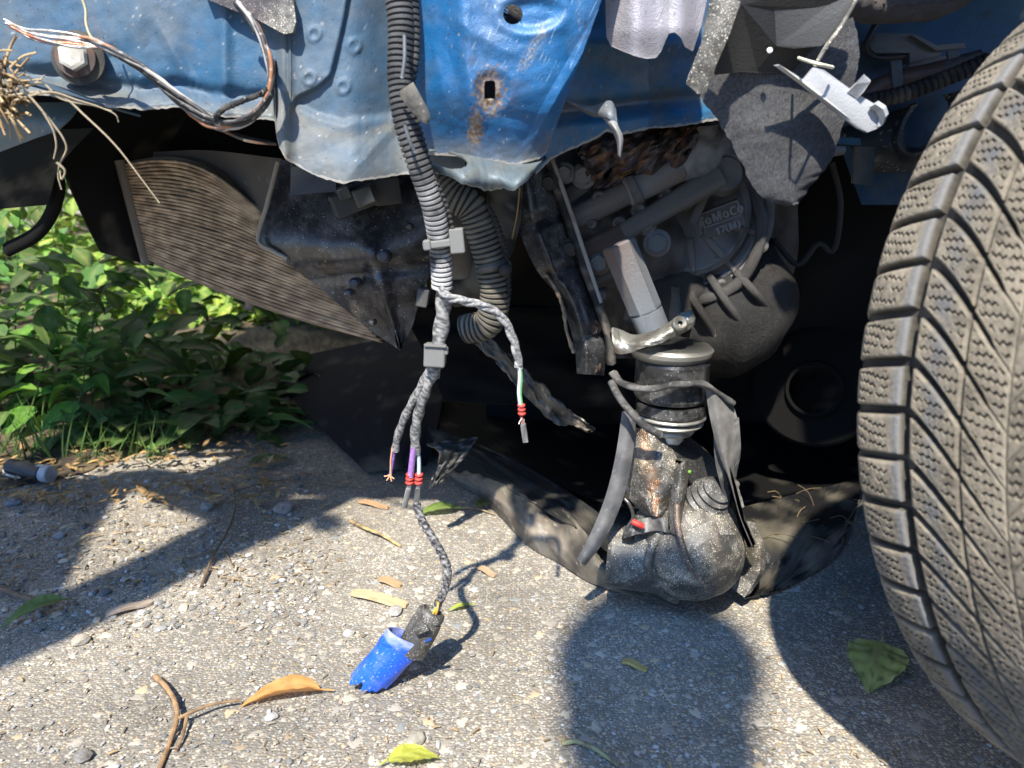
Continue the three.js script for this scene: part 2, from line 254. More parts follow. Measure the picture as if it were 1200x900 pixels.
// ---------------------------------------------------------------- ground
{
  const W = 1536, T = 0.9, col = new Float32Array(W * W * 3), hgt = new Float32Array(W * W);
  const pass = (cell, prob, rmin, rmax, s, pal, first) => { // stones of one size, domed, set into the binder
    const n = Math.round(T * 1000 / cell), cpx = W / n;
    for (let y = 0; y < W; y++) for (let x = 0; x < W; x++) {
      const k = y * W + x;
      if (first) { const v = 0.215 + 0.08 * (wn[(y & 511) * 512 + (x & 511)] - 0.5) + 0.05 * (vn(x / 12, y / 12, 128) - 0.5); col[k * 3] = v * 1.04; col[k * 3 + 1] = v; col[k * 3 + 2] = v * 0.95; hgt[k] = 0.25 + 0.2 * vn(x / 3, y / 3, 512); }
      const gx = x / cpx, gy = y / cpx, ix = Math.floor(gx), iy = Math.floor(gy); let best = 0, bi = 0, bj = 0;
      for (let j = -1; j <= 1; j++) for (let i = -1; i <= 1; i++) {
        const a = (ix + i + n) % n, b = (iy + j + n) % n; if (hash2(a, b, s) > prob) continue;
        const dx = gx - (ix + i + 0.15 + 0.7 * hash2(a, b, s + 1)), dy = gy - (iy + j + 0.15 + 0.7 * hash2(a, b, s + 2));
        const an = hash2(a, b, s + 3) * 3.14, e = 0.65 + 0.35 * hash2(a, b, s + 4), ca = Math.cos(an), sa = Math.sin(an), R = lerp(rmin, rmax, hash2(a, b, s + 5));
        const th = Math.atan2(dy, dx), ang = 1 + 0.16 * Math.cos(3 * th + 6 * hash2(a, b, s + 6)) + 0.12 * Math.cos(5 * th + 6 * hash2(a, b, s + 7));
        const d = 1 - Math.hypot(dx * ca + dy * sa, (dy * ca - dx * sa) / e) / (R * ang); if (d > best) { best = d; bi = a; bj = b; }
      }
      if (best > 0.04) { const c = pal(hash2(bi, bj, s + 8), hash2(bi, bj, s + 9)), t = ss(0.04, 0.2, best), q = 0.88 + 0.24 * wn[((y * 2) & 511) * 512 + ((x * 2) & 511)]; for (let d = 0; d < 3; d++) col[k * 3 + d] = lerp(col[k * 3 + d], c[d] * q, t); hgt[k] = lerp(hgt[k], 0.45 + 0.5 * ss(0, 0.55, best), t); }
    }
  };
  const pal = (h, w) => { const v = 0.19 + 0.33 * Math.pow(h, 1.25); return w < 0.12 ? [v * 1.3, v * 1.1, v * 0.8] : w < 0.2 ? [v * 0.85, v * 0.95, v * 1.05] : w > 0.95 ? [0.52, 0.5, 0.45] : [v * 1.03, v, v * 0.94]; };
  pass(3.2, 0.92, 0.34, 0.62, 11, pal, true);
  pass(8, 0.42, 0.24, 0.46, 41, pal);
  pass(18, 0.2, 0.22, 0.42, 71, (h, w) => pal(0.35 + 0.65 * h, w));
  const map = dtex(W, W, (x, y) => { const k = (y * W + x) * 3; return [toS(clamp(col[k])), toS(clamp(col[k + 1])), toS(clamp(col[k + 2]))]; }, true, 1 / T);
  const bmp = dtex(W, W, (x, y) => clamp(hgt[y * W + x]), false, 1 / T);
  const mat = std({ map, bumpMap: bmp, bumpScale: 0.0012, roughness: 0.9 });
  const xs = [], zs = []; const grow = (a, s) => { const o = []; let x = a, d = s; while (x < 150) { d *= 1.25; x += d; o.push(x); } return o; };
  for (let x = -1.3; x <= 1.3; x += 0.008) xs.push(x); xs.unshift(...grow(1.3, 0.01).map(v => -v).reverse()); xs.push(...grow(1.3, 0.01));
  for (let z = -2.2; z <= -0.3; z += 0.008) zs.push(z); zs.unshift(...grow(2.2, 0.01).map(v => -v).reverse()); zs.push(...grow(0.3, 0.01).map(v => v - 0.6));
  zs.sort((a, b) => a - b); for (let i = zs.length - 1; i > 0; i--) if (zs[i] - zs[i - 1] < 0.004) zs.splice(i, 1);
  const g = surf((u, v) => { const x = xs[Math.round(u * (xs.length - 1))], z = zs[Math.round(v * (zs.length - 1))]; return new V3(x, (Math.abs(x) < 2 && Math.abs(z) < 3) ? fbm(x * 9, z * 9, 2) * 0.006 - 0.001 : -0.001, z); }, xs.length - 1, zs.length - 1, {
    face: new V3(0, 1, 0), color: p => { const d = 0.86 + 0.5 * fbm(p.x * 3, p.z * 3, 9) + 0.25 * fbm(p.x * 14, p.z * 14, 3); const underShade = ss(-1.0, -1.3, p.z) * ss(-0.5, -0.1, p.x) * 0.45; const v = clamp(d, 0.5, 1.2) * (1 - underShade) * 1.02; return [v * 1.05, v * 0.985, v * 0.87]; } });  // asphalt colour darkened under the car to deepen the shade there
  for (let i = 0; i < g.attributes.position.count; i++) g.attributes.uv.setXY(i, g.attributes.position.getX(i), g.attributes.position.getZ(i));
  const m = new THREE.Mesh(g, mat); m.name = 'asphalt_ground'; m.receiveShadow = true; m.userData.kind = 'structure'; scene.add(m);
  // strip of earth with litter under the weeds
  const edge = [[-260, 660], [-120, 600], [0, 575], [60, 566], [130, 545], [190, 522], [260, 498], [330, 462], [380, 432], [430, 398], [470, 370]].map(p => G(p[0], p[1]));
  const es = smoothPoly(edge.map(p => [p.x, p.z, 0]));
  const soil = surf((u, v) => { const e = es(u); const k = Math.pow(v, 2.2) * 9; const x = e[0] - k * 0.55 + 0.05 * fbm(e[0] * 14, v * 3, 1), z = e[1] - k + 0.1 * fbm(e[0] * 11, 3, 7) * (1 - v); const rise = Math.min(k * 1.2, 1); return new V3(x, 0.003 + 0.02 * ss(0, 0.25, k) + 0.03 * rise * (0.5 + fbm(x * 6, z * 6, 4)) , z); }, 160, 90, {
    face: new V3(0, 1, 0), color: p => { const n = fbm(p.x * 40, p.z * 40, 1), q = fbm(p.x * 9, p.z * 9, 8); return mixc([0.035, 0.027, 0.018], [0.2, 0.15, 0.085], clamp(0.35 + n * 1.5 + q * 1.3)); } });
  const sm = new THREE.Mesh(soil, mDry); sm.name = 'soil_ground'; sm.receiveShadow = sm.castShadow = true; sm.userData.kind = 'structure'; scene.add(sm);
  // grit, pebbles and chaff scattered over the asphalt
  const ico = new THREE.IcosahedronGeometry(1, 1); { const a = ico.attributes.position; for (let i = 0; i < a.count; i++) { const v = new V3().fromBufferAttribute(a, i); v.multiplyScalar(1 + 0.35 * nz(v.x * 1.7, v.y * 1.7, v.z * 1.7)); a.setXYZ(i, v.x, v.y, v.z); } ico.computeVertexNormals(); }
  const inst = (name, geo, mt, n, place) => { const im = new THREE.InstancedMesh(geo, mt, n), o = new THREE.Object3D(), c = new THREE.Color(); for (let i = 0; i < n; i++) { place(o, c, i); o.updateMatrix(); im.setMatrixAt(i, o.matrix); im.setColorAt(i, c); } im.name = name; im.castShadow = im.receiveShadow = true; scene.add(im); return im; };
  const m0 = new THREE.MeshStandardMaterial({ roughness: 0.85 });
  tag(inst('gravel', ico, m0, 3200, (o, c, i) => {
    const left = i % 2; const q = left ? G(rr(-80, 380) , rr(560, 740)) : G(rr(-60, 1250), 520 + 420 * Math.sqrt(rnd()));
    const s = (left ? lerp(0.0008, 0.005, rnd() ** 3) : rr(0.0008, 0.0026)) * (rnd() < 0.06 ? 1.6 : 1); o.position.set(q.x, 0.0005 + fbm(q.x * 9, q.z * 9, 2) * 0.006, q.z); o.rotation.set(rr(-0.3, 0.3), rr(0, 6.28), rr(-0.3, 0.3)); o.scale.set(s, s * rr(0.3, 0.6), s * rr(0.55, 1));
    const v = 0.12 + 0.36 * Math.pow(rnd(), 1.6), w = rnd(); c.setRGB(v * (w < 0.2 ? 1.25 : 1.02), v, v * (w < 0.2 ? 0.72 : 0.95)); }),
    'loose pale and grey grit and pebbles strewn over the asphalt', 'gravel', null, 'stuff');
  const fleck = new THREE.BoxGeometry(1, 0.12, 0.2, 3, 1, 1); { const a = fleck.attributes.position; for (let i = 0; i < a.count; i++) a.setY(i, a.getY(i) + 0.25 * (0.25 - a.getX(i) ** 2)); fleck.computeVertexNormals(); }
  tag(inst('chaff', fleck, m0, 1000, (o, c, i) => {
    const q = i % 3 ? G(rr(-60, 400), rr(545, 690)) : G(rr(-60, 1100), 560 + 380 * Math.sqrt(rnd())); const s = i % 3 ? rr(0.003, 0.012) : rr(0.002, 0.008);
    o.position.set(q.x, 0.002 + fbm(q.x * 9, q.z * 9, 2) * 0.006, q.z); o.rotation.set(rr(-0.3, 0.3), rr(0, 6.28), rr(-0.25, 0.25)); o.scale.set(s, s, s * rr(0.5, 1.3));
    const v = rr(0.45, 1); const w = rnd(); c.setRGB(0.4 * v, lerp(0.27, 0.34, w) * v, lerp(0.12, 0.26, w) * v); }),
    'tan flecks of straw and bark litter strewn over the asphalt', 'litter', null, 'stuff');
}

// ---------------------------------------------------------------- the wrecked car
const BLUE = [0.01, 0.085, 0.2], BLUE2 = [0.02, 0.095, 0.185];
const car = thing('wrecked_car', 'wrecked blue car with torn front bodywork and exposed engine bay above the asphalt', 'car', new V3(0.45, 0, -1.3));
// dust on blue paint: more of it towards hems and in hollows
const bluec = (base, k, extra) => (p, u, v, e) => {
  let d = clamp(k + fbm(p.x * 13, p.y * 13, p.z * 13) * 0.7 + 0.35 * fbm(p.x * 60, p.y * 60, 3) + (extra ? extra(u, v, e) : 0), 0, 0.95);
  let c = mixc(base, [0.17, 0.16, 0.125], d * 0.85);
  const s = speck(p, 330, 0.56); c = mixc(c, [0.45, 0.44, 0.4], s * 0.7); const k2 = speck(p, 210, 0.6); c = mixc(c, [0.03, 0.03, 0.03], k2 * 0.8); if (e && e.hem !== undefined && e.hem - e.y < 2.6 + 2 * nz(e.x * 0.2, 3)) c = [0.3, 0.285, 0.25]; const rs = clamp(fbm(p.x * 22 + 4, p.y * 22, 7) * 3 - 0.75); return mixc(c, [0.15, 0.085, 0.04], rs * 0.7);
};
const crease = (x, y, x0, y0, x1, y1, w) => { const dx = x1 - x0, dy = y1 - y0, l = Math.hypot(dx, dy), t = ((x - x0) * dx + (y - y0) * dy) / (l * l), d = Math.abs((x - x0) * dy - (y - y0) * dx) / l; return Math.max(0, 1 - d / w) * ss(-0.15, 0.25, t) * (1 - ss(0.75, 1.15, t)); };
const jag = (pts, amp, n = 120, s = 1) => { const f = poly(pts), o = []; for (let i = 0; i <= n; i++) { const p = f(i / n); p[1] += amp * (fbm(p[0] * 0.09, s * 7.3, 1) + 0.6 * fbm(p[0] * 0.35, s * 3.3, 5)); o.push(p); } return o; };
function hang(topY, bot, zf, nu, nv, o = {}) { // body sheet hanging from above the frame down to a ragged hem
  const b = poly(bot), ty = topY;
  return surf((u, v) => { const q = b(u); const w = 1 - Math.pow(1 - v, 1.6), x = q[0], y = lerp(ty, q[1], w); return { p: P(x, y, zf(x, y, q[1])), x, y, hem: q[1] }; }, nu, nv, o);
}
{
  // left panel with the raised plate, the column bead and the flared hem
  const bot = jag([[-330, 130], [-140, 100], [0, 110], [60, 112], [100, 122], [165, 129], [215, 126], [250, 136], [290, 139], [322, 141], [324, 160], [327, 172], [334, 186], [352, 197], [372, 207], [398, 215], [430, 211], [470, 204], [545, 203]], 3.4, 300);
  const curve = poly([[409, -400], [409, -10], [404, 20], [397, 52], [388, 88], [372, 103], [348, 114], [338, 130], [335, 150]].map(p => [p[1], p[0]]));
  const cx = y => { const t = (y + 400) / 550; let lo = 0, hi = 1; for (let i = 0; i < 14; i++) { const m = (lo + hi) / 2; curve(m)[0] < y ? lo = m : hi = m; } return curve(lo)[1]; };
  const zf = (x, y, hem) => {
    let z = 0.695 + 0.00004 * Math.max(0, -x);
    z -= 0.005 * gauss((x - 262) / 9) + 0.003 * gauss((x - 160) / 14) - 0.003 * gauss((x - 225) / 20);
    z -= 0.0075 * gauss((x - 333) / 9);
    if (x > 338) { z -= 0.006 * (1 - ss(-3, 4, x - cx(Math.min(y, 149)))); z += 0.03 * ss(405, 480, x); }
    const l = ss(hem - 78, hem - 66, y); if (x > 322) z -= 0.012 * ss(hem - 78, hem, y) + 0.004 * l; else z -= 0.012 * ss(hem - 22, hem - 4, y) - 0.006 * gauss((y - hem + 26) / 8);
    z += 0.003 * fbm(x * 0.012, y * 0.012, 3) + 0.0003 * fbm(x * 0.09, y * 0.09, 1);
    z += 0.003 * crease(x, y, 40, 95, 150, 60, 16) - 0.0025 * crease(x, y, 180, 20, 236, 118, 10) + 0.0014 * crease(x, y, 350, 190, 440, 150, 16) - 0.0015 * crease(x, y, 410, 205, 470, 138, 10);
    for (const [wx, wy] of [[415, 54], [402, 102], [368, 40], [362, 92]]) { const d = Math.hypot(x - wx, y - wy); z -= 0.0016 * gauss((d - 7) / 2.5); }
    return z;
  };
  const L = part('body_panel', hang(-330, bot, zf, 420, 170, { thick: 0.0016, color: bluec(BLUE2, 0.3, (u, v, e) => 0.5 * ss(e.hem - (e.x > 322 ? 90 : 32), e.hem - 5, e.y) + (e.x > 335 ? 0.5 * gauss((e.y - e.hem + 55) / 12) * (0.5 + 2 * fbm(e.x * 0.03, e.y * 0.06, 3)) : 0) + 0.25 * gauss((e.x - 333) / 14) - 0.3 * ss(20, 130, e.y) * (e.x < 320 && e.y < e.hem - 30 ? 1 : 0)) }), mPaintDusty, car, 'dusty blue inner panel with a ragged lower edge');
  // rolled dark lip behind the gap left of the bead
  part('torn_lip', loft([[246, 146, 0.72], [285, 158, 0.72], [322, 166, 0.72]], [[256, 150, 0.70], [290, 164, 0.695], [324, 168, 0.7]], 40, 6, { thick: 0.002, color: rusty([0.1, 0.09, 0.07], 0.3) }), mDust, car);
  part('lower_panel', loft([[-90, 120, 0.76], [-40, 150, 0.76], [0, 178, 0.77]], [[95, 120, 0.76], [80, 140, 0.75], [66, 153, 0.75]], 40, 14, { thick: 0.002, color: bluec([0.05, 0.12, 0.17], 0.35) }), mPaint, car);

  // tower: bowed out towards the viewer, with two punched holes
  const tb = jag([[478, 172], [500, 181], [540, 184], [575, 188], [605, 194], [634, 187], [641, 178]], 2, 120, 2);
  const tzf = (x, y, hem) => {
    const w = (x - 588) / 118, yl = ss(60, 190, y);
    let z = 0.70 - 0.075 * Math.sqrt(Math.max(0, 1 - Math.min(1, w * w))) + 0.03 * yl * yl;
    z += 0.004 * fbm(x * 0.014, y * 0.014, 8) + 0.0006 * fbm(x * 0.05, y * 0.05, 2);
    const d1 = Math.hypot(x - 601, y - 17); z += 0.003 * (1 - ss(11, 22, d1)) - 0.0009 * gauss((d1 - 24) / 4);
    const d2 = Math.hypot((x - 574) / 1, (y - 106) / 1.3); z += 0.004 * (1 - ss(10, 22, d2)) + 0.004 * gauss((x - 660) / 14) * ss(-40, 60, y);
    z -= 0.004 * gauss((x - 540 - y * 0.1) / 12); z += 0.002 * crease(x, y, 520, 40, 556, 178, 16) - 0.003 * crease(x, y, 668, -40, 622, 165, 10) + 0.0016 * crease(x, y, 560, 128, 640, 150, 12) - 0.002 * crease(x, y, 530, 20, 600, 70, 14) + 0.0025 * crease(x, y, 625, 40, 652, 120, 9);
    return z;
  };
  const b = poly(tb), TY = -330, NU = 250, NV = 210;
  const holes = [[601, 17, 11.5, 11.5, 2], [574, 106, 6.5, 11.5, 6]];
  const rad = (h, x, y) => Math.pow(Math.pow(Math.abs((x - h[0]) / h[2]), h[4]) + Math.pow(Math.abs((y - h[1]) / h[3]), h[4]), 1 / h[4]);
  const xy = (u, v) => { const q = b(u), w = 1 - Math.pow(1 - v, 1.7), y = lerp(TY, q[1], w); let x = q[0]; const rt = ss(0.5, 1, u) * (641 - 641 + (178 - y) * 0.36); x += rt; return [x, y, q[1]]; };
  const tower = surf((u, v) => {
    let [x, y, hem] = xy(u, v);
    for (const h of holes) { const r = rad(h, x, y); if (r < 1.16 && r > 0.01) { const k = 1 / r; const t = r < 1 ? 1 : 1 - (r - 1) / 0.16; x = lerp(x, h[0] + (x - h[0]) * k, t); y = lerp(y, h[1] + (y - h[1]) * k, t); } }
    return { p: P(x, y, tzf(x - ss(0.5, 1, u) * (178 - y) * 0.36 * 0.9, y, hem)), x, y, hem };
  }, NU, NV, { thick: 0.004, hole: (u, v) => { const [x, y] = xy(u, v); return holes.some(h => rad(h, x, y) < 0.97); },
    color: (p, u, v, e) => {
      let c = bluec([0.007, 0.112, 0.285], -0.03, () => 0.75 * ss(e.hem - 40, e.hem - 4, e.y) + 0.35 * ss(618, 690, e.x) * (0.5 + fbm(e.x * 0.05, e.y * 0.02, 3) * 2))(p, u, v, e);
      const d2 = Math.hypot((e.x - 574) / 17, (e.y - 108) / 27), st = Math.hypot((e.x - 557) / 9, (e.y - 150) / 22);
      const r = clamp(1.25 - Math.min(d2, st) + fbm(e.x * 0.2, e.y * 0.2, 2) * 1.3); c = mixc(c, mixc([0.3, 0.27, 0.22], [0.16, 0.08, 0.04], clamp(0.5 + fbm(e.x * 0.25, e.y * 0.25, 7) * 2)), clamp(r * 1.6));
      const sc = nz((e.x + e.y * 0.45) * 0.5, (e.y - e.x * 0.5) * 0.035, 4); if (sc > 0.42 && e.y < 95 && e.x > 550) c = mixc(c, [0.35, 0.45, 0.55], (sc - 0.42) * 3);
      const gr = gauss((e.x - 622 - (62 - e.y) * 0.55) / 7) * ss(20, 40, e.y) * (1 - ss(70, 90, e.y)); return mixc(c, [0.33, 0.3, 0.25], gr * clamp(0.4 + fbm(e.x * 0.3, e.y * 0.3) * 2.5)); } });
  const tw = part('tower', tower, mPaint, car, 'bright scratched blue tower with a round and a square hole');
  // black sheet standing in for the dark behind the holes
  part('dark_backing', loft([[470, -330, 0.76], [470, 190, 0.76]], [[720, -330, 0.76], [650, 185, 0.76]], 6, 6, { thick: 0.002, color: () => BLK }), mPlastic, car);
  // torn flange under the tower, folded forward, with a long slot
  const slot = (x, y) => { const t = (x - 522) / 26, c = 187 + (x - 522) * 0.16; return Math.abs(t) < 1 && Math.abs(y - c) < 10 * Math.sqrt(1 - t * t); };
  const fa = poly(jag([[476, 168], [500, 174], [530, 178], [562, 184], [600, 193], [640, 184]], 1, 40, 3)), fb = poly(jag([[480, 202], [505, 200], [522, 206], [541, 215], [556, 219], [567, 224], [590, 220], [602, 224], [618, 212], [640, 184]], 4, 90, 4));
  const fxy = (u, v) => { const p = fa(u), q = fb(u); return [lerp(p[0], q[0], v), lerp(p[1], q[1], v)]; };
  part('torn_flange', surf((u, v) => { const [x, y] = fxy(u, v); const z = 0.675 - 0.03 * Math.sin(v * 2.1) - 0.03 * Math.sin(Math.PI * u) + 0.012 * Math.sin(x * 0.09) * v + 0.02 * ss(0.75, 1, u); return { p: P(x, y, z), x, y }; }, 150, 40, { thick: 0.0015, hole: (u, v) => { const [x, y] = fxy(u, v); return slot(x, y); },
    color: (p, u, v, e) => mixc(bluec([0.1, 0.15, 0.18], 0.45, () => 0.3 * fbm(e.x * 0.06, e.y * 0.1, 2) * 2)(p, u, v, e), [0.5, 0.5, 0.46], v > 0.96 ? 0.4 : 0) }), mPaint, car, 'torn grey blue flange folded under the tower');
  // panel right of the tower with a long bead
  const rb = jag([[628, 205], [645, 187], [668, 176], [696, 164], [712, 154], [728, 158], [760, 151], [800, 148], [830, 143], [900, 132], [1000, 120]], 3, 160, 6);
  part('body_panel', hang(-330, rb, (x, y) => 0.745 + 0.0003 * Math.max(0, x - 760) + 0.009 * gauss((y - 126 + (x - 700) * 0.11) / 9) - 0.008 * ss(0, 18, y - 128 + (x - 700) * 0.11) - 0.006 * gauss((y - 50) / 14) + 0.002 * fbm(x * 0.02, y * 0.02, 5), 220, 130, { thick: 0.0016, color: bluec([0.013, 0.11, 0.23], 0.1, (u, v, e) => 0.55 * gauss((e.y - 124 + (e.x - 700) * 0.11) / 9) + 0.7 * fbm(e.x * 0.05, e.y * 0.03, 9) + 0.5 * gauss((e.x - 760) / 30) * gauss((e.y - 85) / 22) + 0.2 * ss(e.hem - 16, e.hem, e.y)) }), mPaint, car, 'blue panel with a long horizontal bead');
  // curled metal tab
  part('torn_tab', [loft([[660, 112, 0.715], [690, 124, 0.70], [716, 118, 0.685], [722, 128, 0.68]], [[668, 122, 0.71], [696, 137, 0.69], [712, 138, 0.67], [724, 150, 0.672]], 12, 40, { thick: 0.0012, bulge: (u) => 0.006 * Math.sin(u * 3.14), color: bluec([0.12, 0.15, 0.19], 0.35) }),
    loft([[702, 134, 0.685], [714, 148, 0.672], [722, 165, 0.67], [724, 182, 0.67]], [[722, 132, 0.68], [724, 146, 0.668], [730, 160, 0.665], [728, 184, 0.667]], 10, 30, { thick: 0.0012, bulge: u => 0.005 * Math.sin(u * 3.14), color: bluec([0.3, 0.3, 0.3], 0.3) })], mPaint, car, 'curled torn metal tab');
  // bolt with washer on the left panel
  const c0 = P(92, 68, 0.684), ax = new V3(0.05, 0.05, 1).normalize();
  const bolt = part('body_bolt', lathe([[0, 0.002], [M(20, 0.68), 0.002], [M(22, 0.68), 0.006], [M(15, 0.68), 0.007], [0, 0.007]], c0, ax, 32, rusty([0.09, 0.085, 0.08], 0.1)), mDust, car);
  part('washer', lathe([[M(17, 0.68), 0.004], [M(29, 0.68), 0.001], [M(27, 0.68), -0.006]], c0, ax, 32, dirty([0.02, 0.02, 0.022], 0.1)), mRubber, bolt);
  part('bolt_head', lathe([[0, 0.005], [M(15.5, 0.68), 0.005], [M(16, 0.68), 0.007], [M(15.5, 0.68), 0.012], [M(12, 0.68), 0.0135], [0, 0.0135]], c0, ax, 6, p => mixc([0.62, 0.6, 0.55], [0.3, 0.27, 0.22], clamp(fbm(p.x * 120, p.y * 120) * 2 + 0.3))), mDust, bolt);
  // black metal corner at the top edge
  part('bracket', plate([[225, -40, 0.685], [330, -40, 0.68], [344, 0, 0.677], [347, 26, 0.676], [343, 38, 0.676], [333, 40, 0.676], [318, 32, 0.677], [300, 22, 0.679], [276, 13, 0.681], [240, -2, 0.684]], 0.004, p => p.x > -0.193 && p.y < 0.612 + 0.05 * nz(p.x * 90, p.y * 90) ? [1.6, 1.55, 1.4] : [0.35, 0.3, 0.32]), mGritH, car, 'black metal corner with chipped pale tip');
}
{ // condenser: bowed tube rows between two headers
  const topc = dirty([0.13, 0.105, 0.08], 0.25, 25, 0.2, [0.22, 0.18, 0.13]);
  const rad = part('radiator', [
    loft([[147, 190, 1.075], [172, 306, 1.075]], [[312, 252, 0.93], [448, 402, 0.86]], 40, 14, { thick: 0.012, bulge: (u, v) => -0.012 + 0.03 * Math.sin(u * 3.14), shift: (u, v) => [0, -22 * Math.sin(Math.PI * u) * (1 - v) * 1.4 + 8 * v * Math.sin(Math.PI * u)], color: () => [0.22, 0.155, 0.1] }),
    loft([[180, 178, 1.06], [240, 176, 1.0], [330, 186, 0.92]], [[176, 196, 1.06], [238, 206, 1.0], [318, 256, 0.915]], 14, 40, { thick: 0.01, color: p => { const c = topc(p); return mixc(c, [0.02, 0.017, 0.015], 0.4); } })], mDust, car, 'bent brown radiator core');
  const NF = 32, fin = [];
  for (let k = 0; k < NF; k++) {
    const t = k / (NF - 1), pts = [], w = i => rr(-1, 1) * i;
    for (let i = 0; i <= 10; i++) { const u = i / 10; const x = lerp(lerp(148, 172, t), lerp(308, 446, t), u), y = lerp(lerp(194, 302, t), lerp(250, 399, t), u) + Math.sin(Math.PI * u) * (-27 * (1 - t) + 6 * t) + w(0.5), z = lerp(1.07, lerp(0.93, 0.86, t), u) - 0.03 * Math.sin(Math.PI * u); pts.push(P(x, y, z)); }
    part('fin', tube(pts, (q, a) => 0.0021, { n: 60, m: 6, squash: 1.5, color: p => mixc([0.27, 0.18, 0.1], [0.6, 0.42, 0.25], clamp(0.4 + fbm(p.x * 50, p.y * 90, p.z * 40) * 2)) }), mDust, rad);
  }
  part('header_strip', tube([P(141, 188, 1.07), P(156, 245, 1.07), P(173, 310, 1.068)], 0.0075, { n: 20, m: 6, color: topc }), mDust, rad);
  for (const [x, y] of [[247, 204], [282, 230], [262, 214]]) part('slot', plate([[x - 5, y - 2, 0.965], [x + 2, y + 1, 0.955], [x + 4, y + 6, 0.955], [x - 3, y + 3, 0.965]], 0.003, [0.006, 0.006, 0.006]), mPlastic, rad);
  part('rod', tube([P(296, 318, 1.0), P(294, 345, 1.0), P(292, 362, 1.0)], 0.006, { n: 10, m: 8, color: () => [0.2, 0.17, 0.13] }), mDust, rad);
}
{ // fan shroud: swollen black moulding
  const sh = dirty([0.012, 0.013, 0.019], -0.12, 22, 0.9);
  const W1 = p => [1.1, 1.1, 1.25];
  const tanned = p => mixc([1, 1, 1.1], [2.6, 2.2, 1.7], clamp((0.36 - p.y) * 5 + fbm(p.x * 20, p.y * 20) * 1.6)); const tanned0 = p => mixc(sh(p), [0.2, 0.17, 0.12], clamp((0.36 - p.y) * 5 + fbm(p.x * 20, p.y * 20) * 1.4) * 0.55);
  const f = part('fan_shroud', loft([[328, 188, 0.90], [304, 280, 0.895], [330, 304, 0.87], [375, 338, 0.85], [430, 384, 0.83], [468, 410, 0.82]], [[480, 190, 0.83], [508, 235, 0.80], [510, 300, 0.80], [493, 348, 0.81], [482, 385, 0.815], [470, 408, 0.819]], 70, 70, { thick: 0.003, bulge: (u, v) => 0.05 * Math.sin(Math.PI * u) * Math.sin(Math.PI * clamp(v * 1.1 + 0.05)) + 0.012 * gauss((u - 0.55) / 0.09) * ss(0.2, 0.5, v) - 0.01 * gauss((v - 0.55) / 0.05), color: tanned }), mGritL, car, 'swollen black plastic fan shroud flecked with dirt');
  part('edge_strip', tube([P(326, 190, 0.885), P(313, 240, 0.885), P(303, 282, 0.885), P(320, 294, 0.87), P(338, 304, 0.86)], 0.0028, { n: 40, m: 6, color: () => [0.3, 0.26, 0.2] }), mDust, f);
  part('panel_plate', plate([[341, 196, 0.83], [393, 190, 0.82], [394, 224, 0.815], [340, 229, 0.825]], 0.004, dirty([0.03, 0.03, 0.032], 0.15, 30, 0.3)), mPlastic, f);
  for (const [x, y, r, z] of [[450, 300, 8, 0.76], [416, 332, 7, 0.785], [409, 343, 5, 0.79], [436, 378, 4, 0.8], [480, 265, 4, 0.775]]) part('clip', lathe([[0, 0.006], [M(r * 0.6, z), 0.0055], [M(r, z), 0.003], [M(r, z), -0.012]], P(x, y, z), new V3(0, 0.1, 1), 20, dirty([0.02, 0.02, 0.024], -0.1)), mPlastic, f);
  const blk = (x, y, z, w, h, d, rz, ry, c) => { const g = new RoundedBoxGeometry(M(w, z), M(h, z), d, 3, 0.002); g.rotateZ(rz); g.rotateY(ry); const p = P(x, y, z); g.translate(p.x, p.y, p.z); return tint(g, c); };
  part('connector', [blk(415, 234, 0.78, 52, 26, 0.03, 0.35, 0.3, dirty([0.03, 0.03, 0.03], 0.1)), blk(425, 230, 0.765, 22, 20, 0.03, 0.35, 0.3, dirty([0.045, 0.045, 0.045], 0.1)), blk(402, 226, 0.77, 14, 14, 0.03, 0.35, 0.3, dirty([0.045, 0.045, 0.045], 0.1)), blk(452, 224, 0.79, 30, 30, 0.03, 0.1, 0.3, dirty([0.03, 0.03, 0.03], 0.1))], mPlastic, f);
  part('guide_block', blk(496, 348, 0.80, 14, 22, 0.02, -0.2, 0, dirty([0.05, 0.055, 0.06], 0.1)), mPlastic, f);
}
const rings = (r, pitch, d) => (t, a, s) => { const q = Math.abs(((s / pitch) % 1) - 0.5) * 2; return r * (1 - d * ss(0.55, 0.85, q)); };
